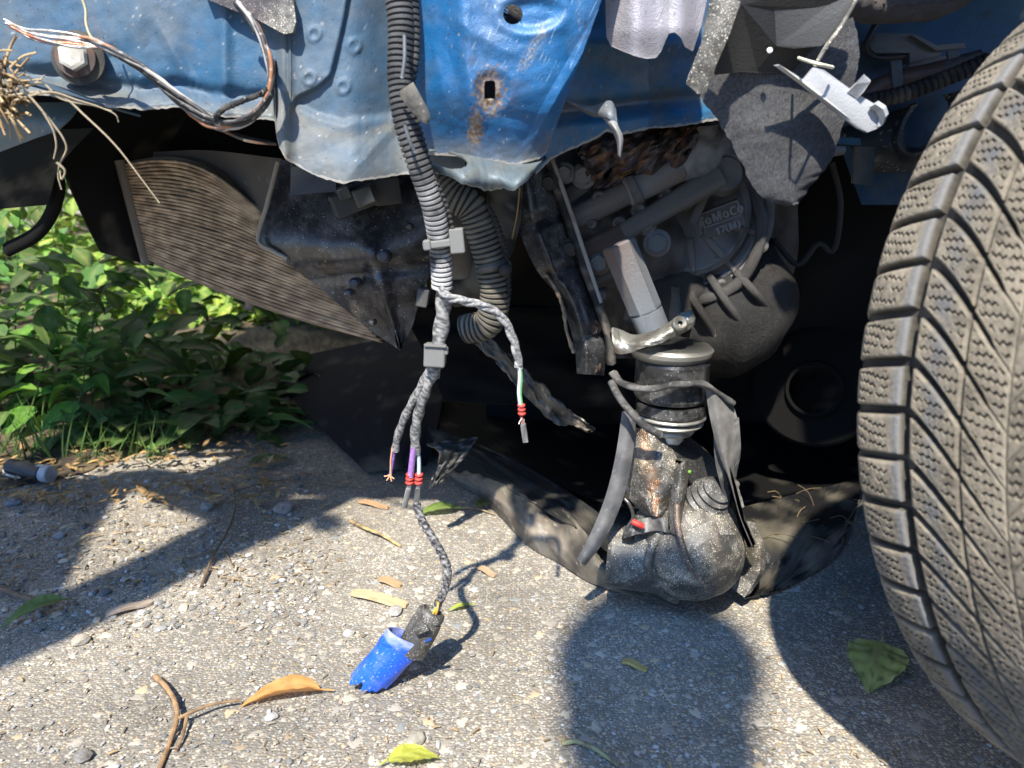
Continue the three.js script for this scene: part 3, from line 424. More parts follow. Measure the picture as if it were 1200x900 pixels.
{ // hoses behind the harness
  const hc = dirty([0.02, 0.019, 0.018], 0.2, 40, 0.3);
  part('coolant_hose', tube([P(596, 190, 0.84), P(590, 250, 0.84), P(572, 310, 0.85), P(552, 335, 0.87), P(530, 340, 0.88)], M(22, 0.84), { n: 40, m: 16, color: hc }), mRubber, car);
  part('tan_hose', tube([P(512, 215, 0.86), P(526, 245, 0.85), P(536, 285, 0.85), P(545, 320, 0.86)], M(19, 0.85), { n: 40, m: 16, color: dirty([0.12, 0.09, 0.06], 0.2) }), mRubber, car, 'brownish hose');
  const cc = (p, t, a, s) => { const q = Math.abs(((s / 0.0052) % 1) - 0.5) * 2; return mixc(dirty([0.022, 0.021, 0.02], 0.0, 40, 0.2)(p), DUST, 0.3 * (1 - ss(0.5, 0.8, q))); };
  const hose = part('corrugated_hose', tube([P(505, 206, 0.77), P(530, 229, 0.765), P(552, 243, 0.765), P(565, 275, 0.768), P(577, 320, 0.772), P(580, 350, 0.775), P(572, 378, 0.78), P(545, 386, 0.79)], rings(M(18.5, 0.77), 0.0052, 0.14), { n: 420, m: 18, color: cc }), mRubber, car, 'thick black corrugated hose');
  part('split_seam', tube([P(571, 238, 0.752), P(583, 262, 0.752), P(594, 300, 0.757), P(597, 345, 0.762)], (t, a, s) => 0.0022 * (1 + 0.35 * Math.sin(s * 1300)), { n: 200, m: 6, color: () => [0.015, 0.015, 0.015] }), mRubber, hose);
  part('hose_clamp', tube([P(560, 318, 0.757), P(578, 314, 0.752), P(598, 308, 0.76)], (t, a) => 0.0035, { n: 16, m: 8, squash: 0.4, color: hc }), mPlastic, hose);
  part('hose_clamp', tint(new THREE.SphereGeometry(0.0065, 12, 10), [0.02, 0.02, 0.02]).translate(...P(592, 316, 0.75).toArray()), mPlastic, hose);
  part('straw_stem', tube([P(609, 220, 0.80), P(606, 250, 0.795), P(600, 280, 0.79)], 0.0008, { n: 20, m: 5, color: () => [0.45, 0.27, 0.1] }), mDry, car);
}
{ // sump and gearbox
  const pc = dirty([0.012, 0.013, 0.015], -0.05, 20, 0.5);
  const pan = part('oil_pan', loft([[596, 180, 0.86], [602, 250, 0.85], [628, 315, 0.845], [655, 350, 0.845], [672, 400, 0.85], [676, 438, 0.855]], [[648, 180, 0.87], [668, 262, 0.865], [688, 322, 0.86], [704, 378, 0.855], [710, 410, 0.855], [708, 440, 0.858]], 50, 90, { thick: 0.003, bulge: (u, v) => { let b = 0.03 * Math.sin(Math.PI * clamp(u * 0.85 + 0.08)); for (const c of [0.32, 0.56, 0.86]) b -= 0.009 * gauss((v - c + u * 0.06) / 0.028); return b + 0.008 * gauss((u - 0.35) / 0.12); }, color: (p, u, v) => [1.2, 1.25, 1.4] }), mGritL, car, 'ribbed black sump with a torn tan edge');
  part('torn_edge', tube([P(640, 322, 0.835), P(652, 340, 0.83), P(660, 362, 0.83), P(664, 388, 0.832), P(672, 412, 0.838)], (t, a) => 0.0032 * (0.5 + 0.9 * Math.abs(nz(t * 9, 2))), { n: 50, m: 6, squash: 2.2, color: p => mixc([0.4, 0.3, 0.2], [0.2, 0.17, 0.13], clamp(0.5 + fbm(p.x * 90, p.y * 90) * 2)) }), mDry, pan);
  part('flange', [tube([P(641, 186, 0.85), P(660, 240, 0.845), P(680, 300, 0.84), P(700, 355, 0.838), P(713, 392, 0.838), P(716, 425, 0.84)], 0.0058, { n: 60, m: 6, squash: 2, color: p => mixc([0.02, 0.02, 0.02], [0.3, 0.26, 0.2], clamp(fbm(p.x * 60, p.y * 60) * 2.2)) }), tube([P(647, 186, 0.842), P(667, 243, 0.836), P(687, 303, 0.832), P(704, 355, 0.83)], 0.0026, { n: 60, m: 6, color: rusty([0.4, 0.38, 0.34], -0.1) })], mCast, car);
  const hexb = (parent, x, y, z, r, dir, c = [0.05, 0.048, 0.045], name = 'bolt') => part(name, [lathe([[M(r * 1.35, z), -0.008], [M(r * 1.35, z), 0], [M(r * 1.1, z), 0.002], [0, 0.002]], P(x, y, z), dir, 24, rusty(c, 0.0)), lathe([[M(r, z), 0], [M(r, z), 0.007], [M(r * 0.85, z), 0.009], [M(r * 0.5, z), 0.008], [0, 0.008]], P(x, y, z), dir, 6, rusty(c, 0.0))], mCast, parent);
  const od = new V3(-0.25, -0.1, 1);
  for (const [x, y, r] of [[644, 213, 7.5], [668, 290, 8], [696, 384, 7], [697, 430, 6]]) hexb(pan, x, y, 0.838, r, od);
  // gearbox casing: a swollen dirty casting with round cover, ribs and bosses
  const AL = [0.15, 0.145, 0.14];
  const castc = (p, u, v) => { let c = dirty(AL, -0.05, 22, 0.25, [0.2, 0.17, 0.13])(p); const n = clamp(fbm(p.x * 26, p.y * 26, 4) * 2 + 0.35); return mixc(c, [0.03, 0.024, 0.02], n * 0.85); };
  const gb = part('gearbox', [
    loft([[640, 130, 0.93], [652, 210, 0.90], [690, 310, 0.88], [708, 420, 0.90]], [[930, 130, 1.03], [935, 240, 1.02], [930, 320, 1.03], [860, 420, 1.02]], 90, 80, { thick: 0.004, bulge: (u, v) => 0.06 * Math.sin(Math.PI * u) * Math.sin(Math.PI * clamp(v)) + 0.012 * fbm(u * 7, v * 7, 3) - 0.02 * ss(0.66, 0.72, v), color: castc })], mCast, car, 'grimy cast metal gearbox casing');
  const gd = new V3(-0.12, 0.02, 1).normalize(), gc = P(806, 252, 0.915);
  const R = q => M(q, 0.9);
  const cov = part('round_cover', lathe([[R(100), -0.05], [R(100), 0], [R(96), 0.004], [R(90), 0.004], [R(86), 0.001], [R(76), 0.003], [R(70), 0.014], [R(62), 0.018], [R(30), 0.022], [0, 0.023]], gc, gd, 60, (p, a, y, r) => mixc(castc(p), [0.26, 0.265, 0.27], clamp(0.25 + fbm(p.x * 40, p.y * 40) * 2) * (y > 0.01 ? 0.85 : 0.35))), mCast, gb);
  for (let k = 0; k < 9; k++) { const a = k * 0.7 + 0.3, X = new V3(0, 1, 0).cross(gd).normalize(), Y = gd.clone().cross(X); const q = gc.clone().addScaledVector(X, Math.cos(a) * R(93)).addScaledVector(Y, Math.sin(a) * R(93)).addScaledVector(gd, 0.003); part('boss', lathe([[R(8), -0.02], [R(8), 0.004], [R(5), 0.006], [0, 0.006]], q, gd, 14, castc), mCast, cov); }
  { const X = new V3(0, 1, 0).cross(gd).normalize(), Y = gd.clone().cross(X), q = (r, a, h) => gc.clone().addScaledVector(X, Math.cos(a) * R(r)).addScaledVector(Y, Math.sin(a) * R(r)).addScaledVector(gd, h);
    for (const a of [-2.7, -2.1, -1.5, -0.9, -0.3, 2.6]) part('rib', tube([q(26, a, 0.021), q(60, a + 0.05, 0.018), q(74, a + 0.06, 0.006), q(90, a + 0.06, 0.003)], (t) => R(5) * (1 - 0.3 * t), { n: 20, m: 8, color: p => castc(p).map(k => k * 1.3) }), mCast, cov);  // ribs and ridges coloured paler than the casting, as lit highlights
    for (const [r, h, w] of [[63, 0.017, 2.5], [84, 0.002, 3]]) part('ridge', tube(Array.from({ length: 40 }, (_, i) => q(r, -3.3 + i / 39 * 4.2, h)), R(w), { n: 100, m: 8, color: p => castc(p).map(k => k * 1.5) }), mCast, cov); }
  const rib = (x0, y0, z0, x1, y1, z1, r0, r1, nm = 'rib', col = castc) => part(nm, cyl(P(x0, y0, z0), P(x1, y1, z1), M(r0, z0), M(r1, z1), 18, col), mCast, gb);
  rib(662, 262, 0.865, 742, 222, 0.85, 14, 14, 'cast_pipe', rusty([0.15, 0.14, 0.13], 0.15)); rib(734, 226, 0.848, 800, 196, 0.85, 17, 15, 'cast_pipe', rusty([0.26, 0.26, 0.26], -0.1)); rib(738, 224, 0.846, 748, 219, 0.845, 19, 19, 'pipe_collar');
  rib(672, 300, 0.86, 736, 270, 0.85, 13, 12, 'cast_pipe', rusty([0.08, 0.075, 0.07], 0.1)); rib(730, 273, 0.848, 846, 205, 0.84, 11, 15, 'cast_pipe'); rib(800, 244, 0.87, 848, 200, 0.862, 6, 9); rib(846, 206, 0.85, 852, 203, 0.835, 24, 20, 'boss');
  rib(655, 235, 0.865, 700, 205, 0.86, 11, 9); rib(696, 330, 0.86, 750, 300, 0.855, 8, 8); rib(812, 262, 0.86, 826, 226, 0.858, 5, 6);
  for (const [x, y, r] of [[662, 203, 9], [684, 206, 11], [702, 308, 11], [706, 345, 6], [722, 178, 9], [756, 262, 10], [770, 285, 12], [735, 186, 8]]) hexb(gb, x, y, 0.848, r, new V3(-0.2, 0, 1), [0.2, 0.195, 0.19], 'bolt');
  // rust-streaked block under the panel edge
  part('rusty_block', loft([[678, 140, 0.85], [684, 178, 0.835], [690, 222, 0.85]], [[830, 125, 0.86], [816, 170, 0.84], [800, 210, 0.855]], 90, 60, { thick: 0.01, bulge: (u, v) => 0.014 * Math.sin(v * 3.1) + 0.012 * fbm(u * 7 + v * 3, v * 5, 2) + 0.004 * Math.sin(u * 26 + v * 5), shift: (u, v) => [6 * nz(v * 6, u * 2, 4), 7 * nz(u * 6, v * 2, 8)], color: (p, u, v) => mixc([0.024, 0.02, 0.02], mixc([0.17, 0.08, 0.03], [0.07, 0.07, 0.1], clamp(0.5 + 2.4 * fbm(u * 8 + v * 4, v * 6, 5))), clamp(0.35 + 2 * fbm(u * 12 + v * 6, v * 7, 1))) }), mGloss, gb, 'oily rust streaked metal');
  // webs and edges of the casting
  for (const [x0, y0, x1, y1, w] of [[735, 300, 690, 345, 5], [756, 318, 735, 375, 5], [790, 335, 790, 395, 6], [720, 250, 742, 300, 5], [760, 205, 742, 250, 5], [690, 235, 712, 270, 5]]) part('web', tube([P(x0, y0, 0.89), P((x0 + x1) / 2 + 1, (y0 + y1) / 2, 0.888), P(x1, y1, 0.897)], M(w * 1.3, 0.89), { n: 16, m: 10, color: castc }), mCast, gb);
  for (const [x, y, q] of [[702, 232, 8], [726, 262, 9], [694, 262, 6], [748, 246, 9], [780, 228, 8], [712, 196, 10], [742, 340, 9]]) part('boss', lathe([[R(q * 1.2), -0.02], [R(q), 0], [R(q * 0.8), 0.004], [R(q * 0.45), 0.004], [R(q * 0.4), 0.001], [0, 0.001]], P(x, y, 0.852), new V3(-0.2, 0, 1), 18, castc), mCast, gb);
  for (const [x0, y0, x1, y1] of [[800, 330, 838, 392], [862, 318, 900, 360], [830, 322, 872, 385]]) part('web', tube([P(x0, y0, 0.9), P((x0 + x1) / 2, (y0 + y1) / 2, 0.885), P(x1, y1, 0.9)], R(5), { n: 16, m: 8, color: p => castc(p).map(q => q * 0.5) }), mCast, gb);
  part('web', tube([P(880, 220, 0.9), P(893, 260, 0.895), P(885, 300, 0.895), P(862, 335, 0.895), P(820, 352, 0.9), P(770, 350, 0.905)], 0.007, { n: 50, m: 8, color: p => castc(p).map(q => q * 0.5) }), mCast, gb);
  part('pale_boss', loft([[806, 150, 0.835], [800, 200, 0.84], [812, 225, 0.85]], [[880, 142, 0.87], [868, 185, 0.865], [862, 215, 0.865]], 30, 24, { thick: 0.01, bulge: (u, v) => 0.02 * Math.sin(u * 3.14) + 0.008 * fbm(u * 6, v * 6, 2), color: p => mixc([0.3, 0.31, 0.32], [0.05, 0.045, 0.04], clamp(0.35 + fbm(p.x * 40, p.y * 40) * 2)) }), mCast, gb);
  part('lower_housing', lathe(dome(R(92), 0.1, 18, 0.8), P(842, 352, 0.99), new V3(0.15, -0.35, 1), 40, p => castc(p).map(q => q * 0.22), (a) => 1 + 0.05 * Math.cos(3 * a) + 0.03 * Math.cos(7 * a)), mCast, gb);
  part('lower_housing', lathe(dome(R(58), 0.055, 14, 0.8), P(775, 345, 0.94), new V3(-0.1, -0.4, 1), 30, p => castc(p).map(q => q * 0.35)), mCast, gb);
  // cast lettering on the cover
  const font = await new FontLoader().loadAsync('fonts/droid/droid_sans_bold.typeface.json');
  const X = new V3(Math.cos(0.36), Math.sin(0.36), 0).sub(gd.clone().multiplyScalar(gd.dot(new V3(Math.cos(0.36), Math.sin(0.36), 0)))).normalize(), Y = gd.clone().cross(X);
  const txt = (s, size, at) => { const g = new TextGeometry(s, { font, size, depth: 0.0025, curveSegments: 3, bevelEnabled: true, bevelSize: 0.0003, bevelThickness: 0.0004, bevelSegments: 1 }); g.center(); return tint(xf(g, at, X, Y, gd), [0.26, 0.26, 0.26]); };
  const o = P(845, 252, 0.881), o2 = P(853, 267, 0.88);
  const bar = (w, h, dx, dy) => tint(xf(new THREE.BoxGeometry(w, h, 0.003), o.clone().addScaledVector(X, dx).addScaledVector(Y, dy), X, Y, gd), [0.24, 0.24, 0.24]);
  const pad = part('cast_plate', tint(xf(new RoundedBoxGeometry(0.047, 0.03, 0.012, 2, 0.002), o.clone().addScaledVector(Y, -0.004).addScaledVector(gd, -0.007), X, Y, gd), [0.13, 0.125, 0.12]), mCast, cov);
  part('cast_lettering', [txt('FoMoCo', 0.0095, o), bar(0.042, 0.0012, 0, 0.0085), bar(0.042, 0.0012, 0, -0.0072), bar(0.0012, 0.0157, -0.021, 0.0006), bar(0.0012, 0.0157, 0.021, 0.0006), txt('17(M)', 0.0075, o2)], mCast, cov);
}
{ // heat shield, bracket, felt, pale arm
  const zf = 0.655;
  part('heat_shield', hang(-200, [[709, -20], [710, 30], [711, 44], [716, 54], [729, 60], [745, 66], [758, 69], [769, 68], [775, 60], [779, 50], [784, 39], [791, 38], [798, 44], [803, 55], [812, 60], [822, 30], [835, -30]], (x, y) => zf + 0.012 * ((x - 770) / 60) ** 2 - 0.006 * gauss((x - 745) / 16) - 0.004 * gauss((x - 800) / 12) + 0.006 * ss(30, 70, y), 130, 60, { thick: 0.0012, color: p => mixc([0.33, 0.31, 0.33], [0.14, 0.15, 0.14], clamp(fbm(p.x * 40, p.y * 40) * 1.8 - 0.2) + speck(p, 260, 0.3) * 0.6) }), std({ roughness: 0.5, metalness: 0.35, bumpMap: tGrain, bumpScale: 0.0004 }), car, 'pale crumpled heat shield with a notched edge');
  const lit = p => mixc([0.02, 0.02, 0.02], [0.62, 0.58, 0.5], clamp(0.25 + nz(p.x * 260, p.y * 260, p.z * 260) * 2.2));
  const bc = p => mixc([0.012, 0.012, 0.012], [0.05, 0.048, 0.042], clamp(0.2 + fbm(p.x * 40, p.y * 40, p.z * 40) * 1.6));
  const br = part('bracket', [
    plate([[848, -30, 0.60], [1015, -30, 0.60], [1000, 10, 0.61], [985, 32, 0.62], [960, 50, 0.63], [928, 84, 0.635], [900, 86, 0.63], [870, 84, 0.625], [838, 88, 0.62], [850, 40, 0.61], [868, 6, 0.605]], 0.003, bc),
    plate([[905, -30, 0.603], [1016, -30, 0.603], [1003, 4, 0.606], [985, 32, 0.61], [962, 54, 0.613], [930, 57, 0.615], [910, 54, 0.615]], 0.003, p => mixc([0.035, 0.035, 0.035], [0.17, 0.165, 0.15], clamp(0.3 + fbm(p.x * 50, p.y * 50, p.z * 50) * 2 + speck(p, 300, 0.4)))),  // top face painted paler than the folded faces, as if lit
    plate([[904, -30, 0.603], [910, 54, 0.615], [886, 84, 0.628], [862, 84, 0.625], [870, 6, 0.605]], 0.003, bc)], mPlastic, car, 'black folded steel bracket');
  part('flange', plate([[836, -20, 0.59], [868, 2, 0.585], [855, 40, 0.59], [836, 84, 0.597], [828, 108, 0.60], [818, 110, 0.60], [804, 98, 0.60], [806, 90, 0.60], [822, 50, 0.595]], 0.005, () => [1.0, 0.97, 0.9]), mGritH, br, 'grit covered flange edge');
  part('edge_trim', tube([P(1014, -25, 0.601), P(1000, 6, 0.603), P(984, 33, 0.606), P(965, 60, 0.61), P(955, 78, 0.613)], 0.0016, { n: 30, m: 6, color: () => [2.5, 2.4, 2.2] }), mGritH, br);
  part('hole_glint', lathe([[M(3.4, 0.6), 0], [M(3, 0.6), 0.001], [0, 0.0015]], P(902, 59, 0.612), new V3(-0.2, 0.2, 1), 16, () => [0.75, 0.74, 0.72]), mDust, br);  // small pale disc stands in for a glint at the hole
  // felt liner
  const fc = (p) => { const n = nz(p.x * 700, p.y * 700, p.z * 700), m = fbm(p.x * 30, p.y * 30); return mixc([0.04, 0.04, 0.042], [0.1, 0.1, 0.102], clamp(0.35 + n * 0.9 + m * 0.7)); };
  part('felt_liner', loft([[815, 88, 0.645], [825, 118, 0.645], [846, 148, 0.645], [866, 185, 0.645], [880, 215, 0.645], [896, 232, 0.645], [924, 243, 0.645]], [[1000, 20, 0.645], [1008, 60, 0.645], [1000, 100, 0.645], [984, 160, 0.645], [974, 188, 0.645], [958, 208, 0.645], [936, 238, 0.645]], 90, 90, { thick: 0.006, bulge: (u, v, x, y) => 0.01 * Math.sin(Math.PI * u) + 0.004 * fbm(x * 0.02, y * 0.02, 2), shift: (u, v) => [3 * nz(v * 22, u > 0.5 ? 1 : 7), 0], color: fc }), mFelt, car, 'torn dark grey felt liner');
  part('felt_roll', [tube([P(985, -4, 0.68), P(1020, 8, 0.72), P(1060, 8, 0.75), P(1100, 4, 0.78), P(1140, -20, 0.82)], (t, a) => 0.013 * (1 + 0.2 * nz(t * 20, a)), { n: 80, m: 16, color: p => mixc(fc(p), [0.12, 0.09, 0.07], 0.5) })], mFelt, car, 'frayed felt roll above the wheel arch');
  // pale broken clip arm
  const wc = p => mixc([0.34, 0.345, 0.35], [0.13, 0.13, 0.13], clamp(nz(p.x * 300, p.y * 300) * 2.4 - 0.5 + fbm(p.x * 40, p.y * 40) * 1.2));
  const arm = part('clip_arm', [plate([[938, 97, 0.611], [953, 79, 0.611], [966, 82, 0.611], [1000, 107, 0.610], [1032, 126, 0.609], [1038, 134, 0.608], [1037, 142, 0.608], [1030, 150, 0.608], [1017, 155, 0.608], [1006, 150, 0.609], [975, 127, 0.610]], 0.004, wc), plate([[908, 77, 0.60], [914, 76, 0.60], [952, 100, 0.613], [1010, 150, 0.610], [1005, 151, 0.610], [938, 99, 0.613]], 0.003, () => [0.42, 0.42, 0.4])], mPlastic, car, 'pale broken plastic clip arm');
  part('tab', plate([[993, 108, 0.609], [1004, 98, 0.603], [1012, 89, 0.601], [1020, 96, 0.601], [1012, 108, 0.603], [1004, 116, 0.609]], 0.004, wc), mPlastic, arm);
  part('hook', plate([[1018, 126, 0.606], [1026, 122, 0.60], [1035, 128, 0.599], [1038, 137, 0.60], [1034, 147, 0.606], [1028, 149, 0.607], [1030, 138, 0.606], [1026, 131, 0.606]], 0.004, wc), mPlastic, arm);
  part('wire_end', tube([P(936, 68, 0.616), P(955, 74, 0.57), P(976, 79, 0.601)], 0.0012, { n: 12, m: 6, color: () => [0.75, 0.72, 0.55] }), mWire, arm);
}
{ // wheel well: far wall, bracket, rod, hose, liner
  const wb = bluec([0.012, 0.07, 0.16], 0.05);
  part('wheel_arch_wall', loft([[930, -80, 0.98], [960, 60, 0.97], [985, 170, 0.96], [1010, 240, 0.96]], [[1330, -80, 0.98], [1330, 60, 0.97], [1330, 170, 0.96], [1330, 240, 0.96]], 50, 40, { thick: 0.002, bulge: (u, v) => 0.02 * Math.sin(u * 6) * Math.sin(v * 3.1), color: wb }), mPaint, car, 'dark blue wheel arch wall');
  const gc = dirty([0.045, 0.055, 0.062], 0.05, 24, 0.2);
  part('wall_bracket', [plate([[1018, 48, 0.90], [1026, 38, 0.90], [1068, 40, 0.90], [1096, 55, 0.90], [1104, 64, 0.90], [1066, 74, 0.90], [1066, 62, 0.90], [1026, 62, 0.90], [1019, 56, 0.90]], 0.02, gc), plate([[1068, 41, 0.89], [1072, 40, 0.89], [1098, 53, 0.89], [1130, 50, 0.89], [1132, 56, 0.89], [1097, 59, 0.89]], 0.012, gc), plate([[1066, 64, 0.91], [1110, 66, 0.91], [1120, 92, 0.91], [1062, 110, 0.91]], 0.004, gc)], mPlastic, car);
  part('wire_loop', tube([P(1032, 20, 0.9), P(1020, 40, 0.895), P(1016, 55, 0.895), P(1024, 66, 0.895), P(1060, 66, 0.90)], 0.003, { n: 30, m: 6, color: () => [0.02, 0.022, 0.025] }), mPlastic, car);
  part('link_rod', tube([P(1005, 118, 0.89), P(1045, 96, 0.88), P(1090, 86, 0.87), P(1150, 70, 0.86)], 0.0105, { n: 40, m: 14, color: p => mixc(gc(p), [0.09, 0.05, 0.035], p.x < 0.45 ? 0.8 : 0.1) }), mPlastic, car);
  for (const [x, y] of [[1051, 84], [1118, 72]]) part('rod_clip', plate([[x - 7, y - 12, 0.862], [x + 6, y - 14, 0.86], [x + 8, y + 18, 0.858], [x - 4, y + 20, 0.86]], 0.006, gc), mPlastic, car);
  part('corrugated_pipe', tube([P(1012, 119, 0.85), P(1050, 112, 0.845), P(1100, 95, 0.84), P(1160, 70, 0.83)], rings(0.0085, 0.0064, 0.24), { n: 260, m: 14, color: dirty([0.016, 0.016, 0.017], 0, 30, 0.2) }), mRubber, car, 'thin black corrugated pipe in the wheel well');
  const hole = (x, y) => ((x - 1085) / 26) ** 2 + (((y - 142) + (x - 1085) * 0.6) / 27) ** 2 < 1;
  const mp = (u, v) => [lerp(lerp(985, 1020, v), 1180, u), lerp(lerp(150, 88, u), lerp(205, 190, u), v)];
  part('wheel_liner', surf((u, v) => { const [x, y] = mp(u, v); const r = Math.sqrt(((x - 1085) / 26) ** 2 + (((y - 142) + (x - 1085) * 0.6) / 27) ** 2); return { p: P(x, y, 0.91 - 0.012 * gauss((r - 1.25) / 0.2) - 0.02 * Math.sin(v * 3.1)), x, y }; }, 80, 60, { thick: 0.004, hole: (u, v) => hole(...mp(u, v)), color: dirty([0.02, 0.026, 0.03], 0) }), mPlastic, car, 'dark liner with an oval opening');
  part('mount_tab', [plate([[970, 160, 0.84], [1008, 162, 0.84], [1009, 170, 0.84], [971, 168, 0.84]], 0.03, bluec([0.02, 0.1, 0.17], 0.1)), plate([[1002, 172, 0.86], [1026, 172, 0.86], [1022, 218, 0.86], [1000, 215, 0.86]], 0.006, gc)], mPaint, car);
  part('bolt', cyl(P(968, 178, 0.82), P(988, 176, 0.83), M(7, 0.82), M(5, 0.82), 12, dirty([0.2, 0.19, 0.18], 0)), mCast, car);
  part('cable', tube([P(920, 330, 1.0), P(905, 280, 0.98), P(935, 310, 0.97), P(960, 285, 0.97), P(975, 295, 0.97), P(985, 240, 0.96), P(975, 190, 0.95)], 0.0035, { n: 70, m: 8, color: () => [0.03, 0.028, 0.026] }), mRubber, car);
}
{ // what lies deeper: subframe, added dark sheets and unseen covers that keep light out
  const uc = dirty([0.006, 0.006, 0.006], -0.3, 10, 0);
  const boxp = (x0, x1, y0, y1, z0, z1, c = uc) => tint(new THREE.BoxGeometry(x1 - x0, y1 - y0, z1 - z0, 4, 4, 4).translate((x0 + x1) / 2, (y0 + y1) / 2, -(z0 + z1) / 2), c);
  part('unseen_arch_roof', boxp(0.3, 1.4, 0.72, 0.74, 0.53, 1.05), mBlack, car);  // out of view, placed to shade the wheel well
  part('unseen_bonnet', boxp(-0.95, 1.9, 0.8, 0.83, 0.7, 2.0, bluec(BLUE2, 0)), mPaint, car);  // out of view, sized to shade the engine bay and the weeds
  part('underbody_blockers', [boxp(-0.05, 2.6, 0.16, 0.22, 1.3, 2.5), boxp(-0.05, 2.6, 0.012, 0.24, 1.42, 1.46, dirty([0.008, 0.008, 0.008], -0.2, 10, 0)), boxp(-0.05, 2.6, 0.02, 0.79, 2.3, 2.36), boxp(1.0, 1.05, 0.03, 0.71, 1.06, 2.3), boxp(-0.1, 2.6, 0.26, 0.5, 1.2, 1.3)], mBlack, car);  // car floor plus added black walls that block light from beyond
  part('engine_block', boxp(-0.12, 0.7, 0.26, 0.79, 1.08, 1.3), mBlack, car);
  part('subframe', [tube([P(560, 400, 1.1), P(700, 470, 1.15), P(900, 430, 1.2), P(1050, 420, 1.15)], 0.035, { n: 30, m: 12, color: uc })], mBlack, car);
  part('radiator_gap_panels', [boxp(-0.95, -0.05, 0.5, 0.79, 1.14, 1.18), boxp(-0.95, -0.91, 0.56, 0.79, 0.74, 1.14), loft([[40, 120, 0.98], [70, 190, 1.0], [96, 250, 1.05], [118, 296, 1.08]], [[230, 120, 1.12], [190, 190, 1.14], [185, 250, 1.14], [180, 312, 1.13]], 20, 30, { thick: 0.004, color: dirty([0.01, 0.01, 0.01], -0.2, 15, 0) })], mBlack, car);  // black panels closing the gaps left of and behind the radiator
  const GS = (x, y, H) => { const p = G(x, y); return new V3(p.x - 0.18 * H, H, p.z + 0.8 * H); };
  { const o = [[-170, 860], [0, 784], [80, 748], [150, 713], [230, 672], [300, 640], [345, 619], [340, 578], [240, 556], [180, 548], [100, 560], [-170, 552]].map(p => GS(p[0], p[1], 0.82)), hl = [[76, 692], [160, 652], [242, 612], [196, 592], [160, 574], [132, 590], [104, 636]].map(p => GS(p[0], p[1], 0.82));  // sheet out of view, outline and opening shaped for the shadow it casts
    const s2 = new THREE.Shape(o.map(p => new THREE.Vector2(p.x, p.z))); s2.holes.push(new THREE.Path(hl.map(p => new THREE.Vector2(p.x, p.z)))); const g = new THREE.ExtrudeGeometry(s2, { depth: 0.004, bevelEnabled: true, bevelSize: 0.001, bevelThickness: 0.001, bevelSegments: 1 }); g.rotateX(Math.PI / 2); g.translate(0, 0.822, 0); part('shadow_sheet', tint(g, bluec(BLUE2, 0.2)), mPaint, car, 'blue sheet out of view, its opening shaped to cast a lit patch at the left');
    const la = [GS(330, 627, 0.598), GS(385, 600, 0.556), GS(432, 576, 0.537)], lb = [GS(330, 584, 0.598), GS(385, 582, 0.562), GS(432, 574, 0.54)];
    part('shadow_sheet', surf((u, v) => { const f = (l) => v < 0.5 ? l[0].clone().lerp(l[1], v * 2) : l[1].clone().lerp(l[2], v * 2 - 1); return f(la).lerp(f(lb), u); }, 6, 20, { thick: 0.002, face: new V3(0, 1, 0), color: bluec(BLUE2, 0.2) }), mPaint, car); }  // second strip, shaped to carry that cast shadow on to the panel hem
  part('duct', tube([P(-60, 190, 0.95), P(30, 190, 0.95), P(65, 205, 0.96), P(64, 240, 0.97), P(45, 272, 0.98), P(10, 292, 0.99)], 0.008, { n: 40, m: 12, squash: 1.4, color: uc }), mBlack, car);
  part('bumper_remnant', loft([[-140, 160, 0.9], [-100, 220, 0.92], [-60, 250, 0.95]], [[110, 150, 0.9], [70, 195, 0.92], [56, 240, 0.95]], 20, 20, { thick: 0.003, color: dirty([0.012, 0.014, 0.014], -0.2, 15, 0) }), mBlack, car);
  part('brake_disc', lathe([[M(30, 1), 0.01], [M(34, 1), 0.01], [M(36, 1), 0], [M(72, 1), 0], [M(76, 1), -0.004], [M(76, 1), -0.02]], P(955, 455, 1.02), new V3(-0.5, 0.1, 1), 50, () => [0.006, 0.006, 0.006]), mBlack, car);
  part('added_dark_sheet', loft([[470, 360, 1.06], [500, 420, 1.05], [520, 470, 1.04]], [[1010, 360, 1.1], [1010, 420, 1.1], [1010, 490, 1.1]], 40, 20, { thick: 0.004, bulge: (u, v) => 0.04 * fbm(u * 6, v * 3, 6), color: uc }), mBlack, car);  // added black sheet, stands in for the dark under the car
}
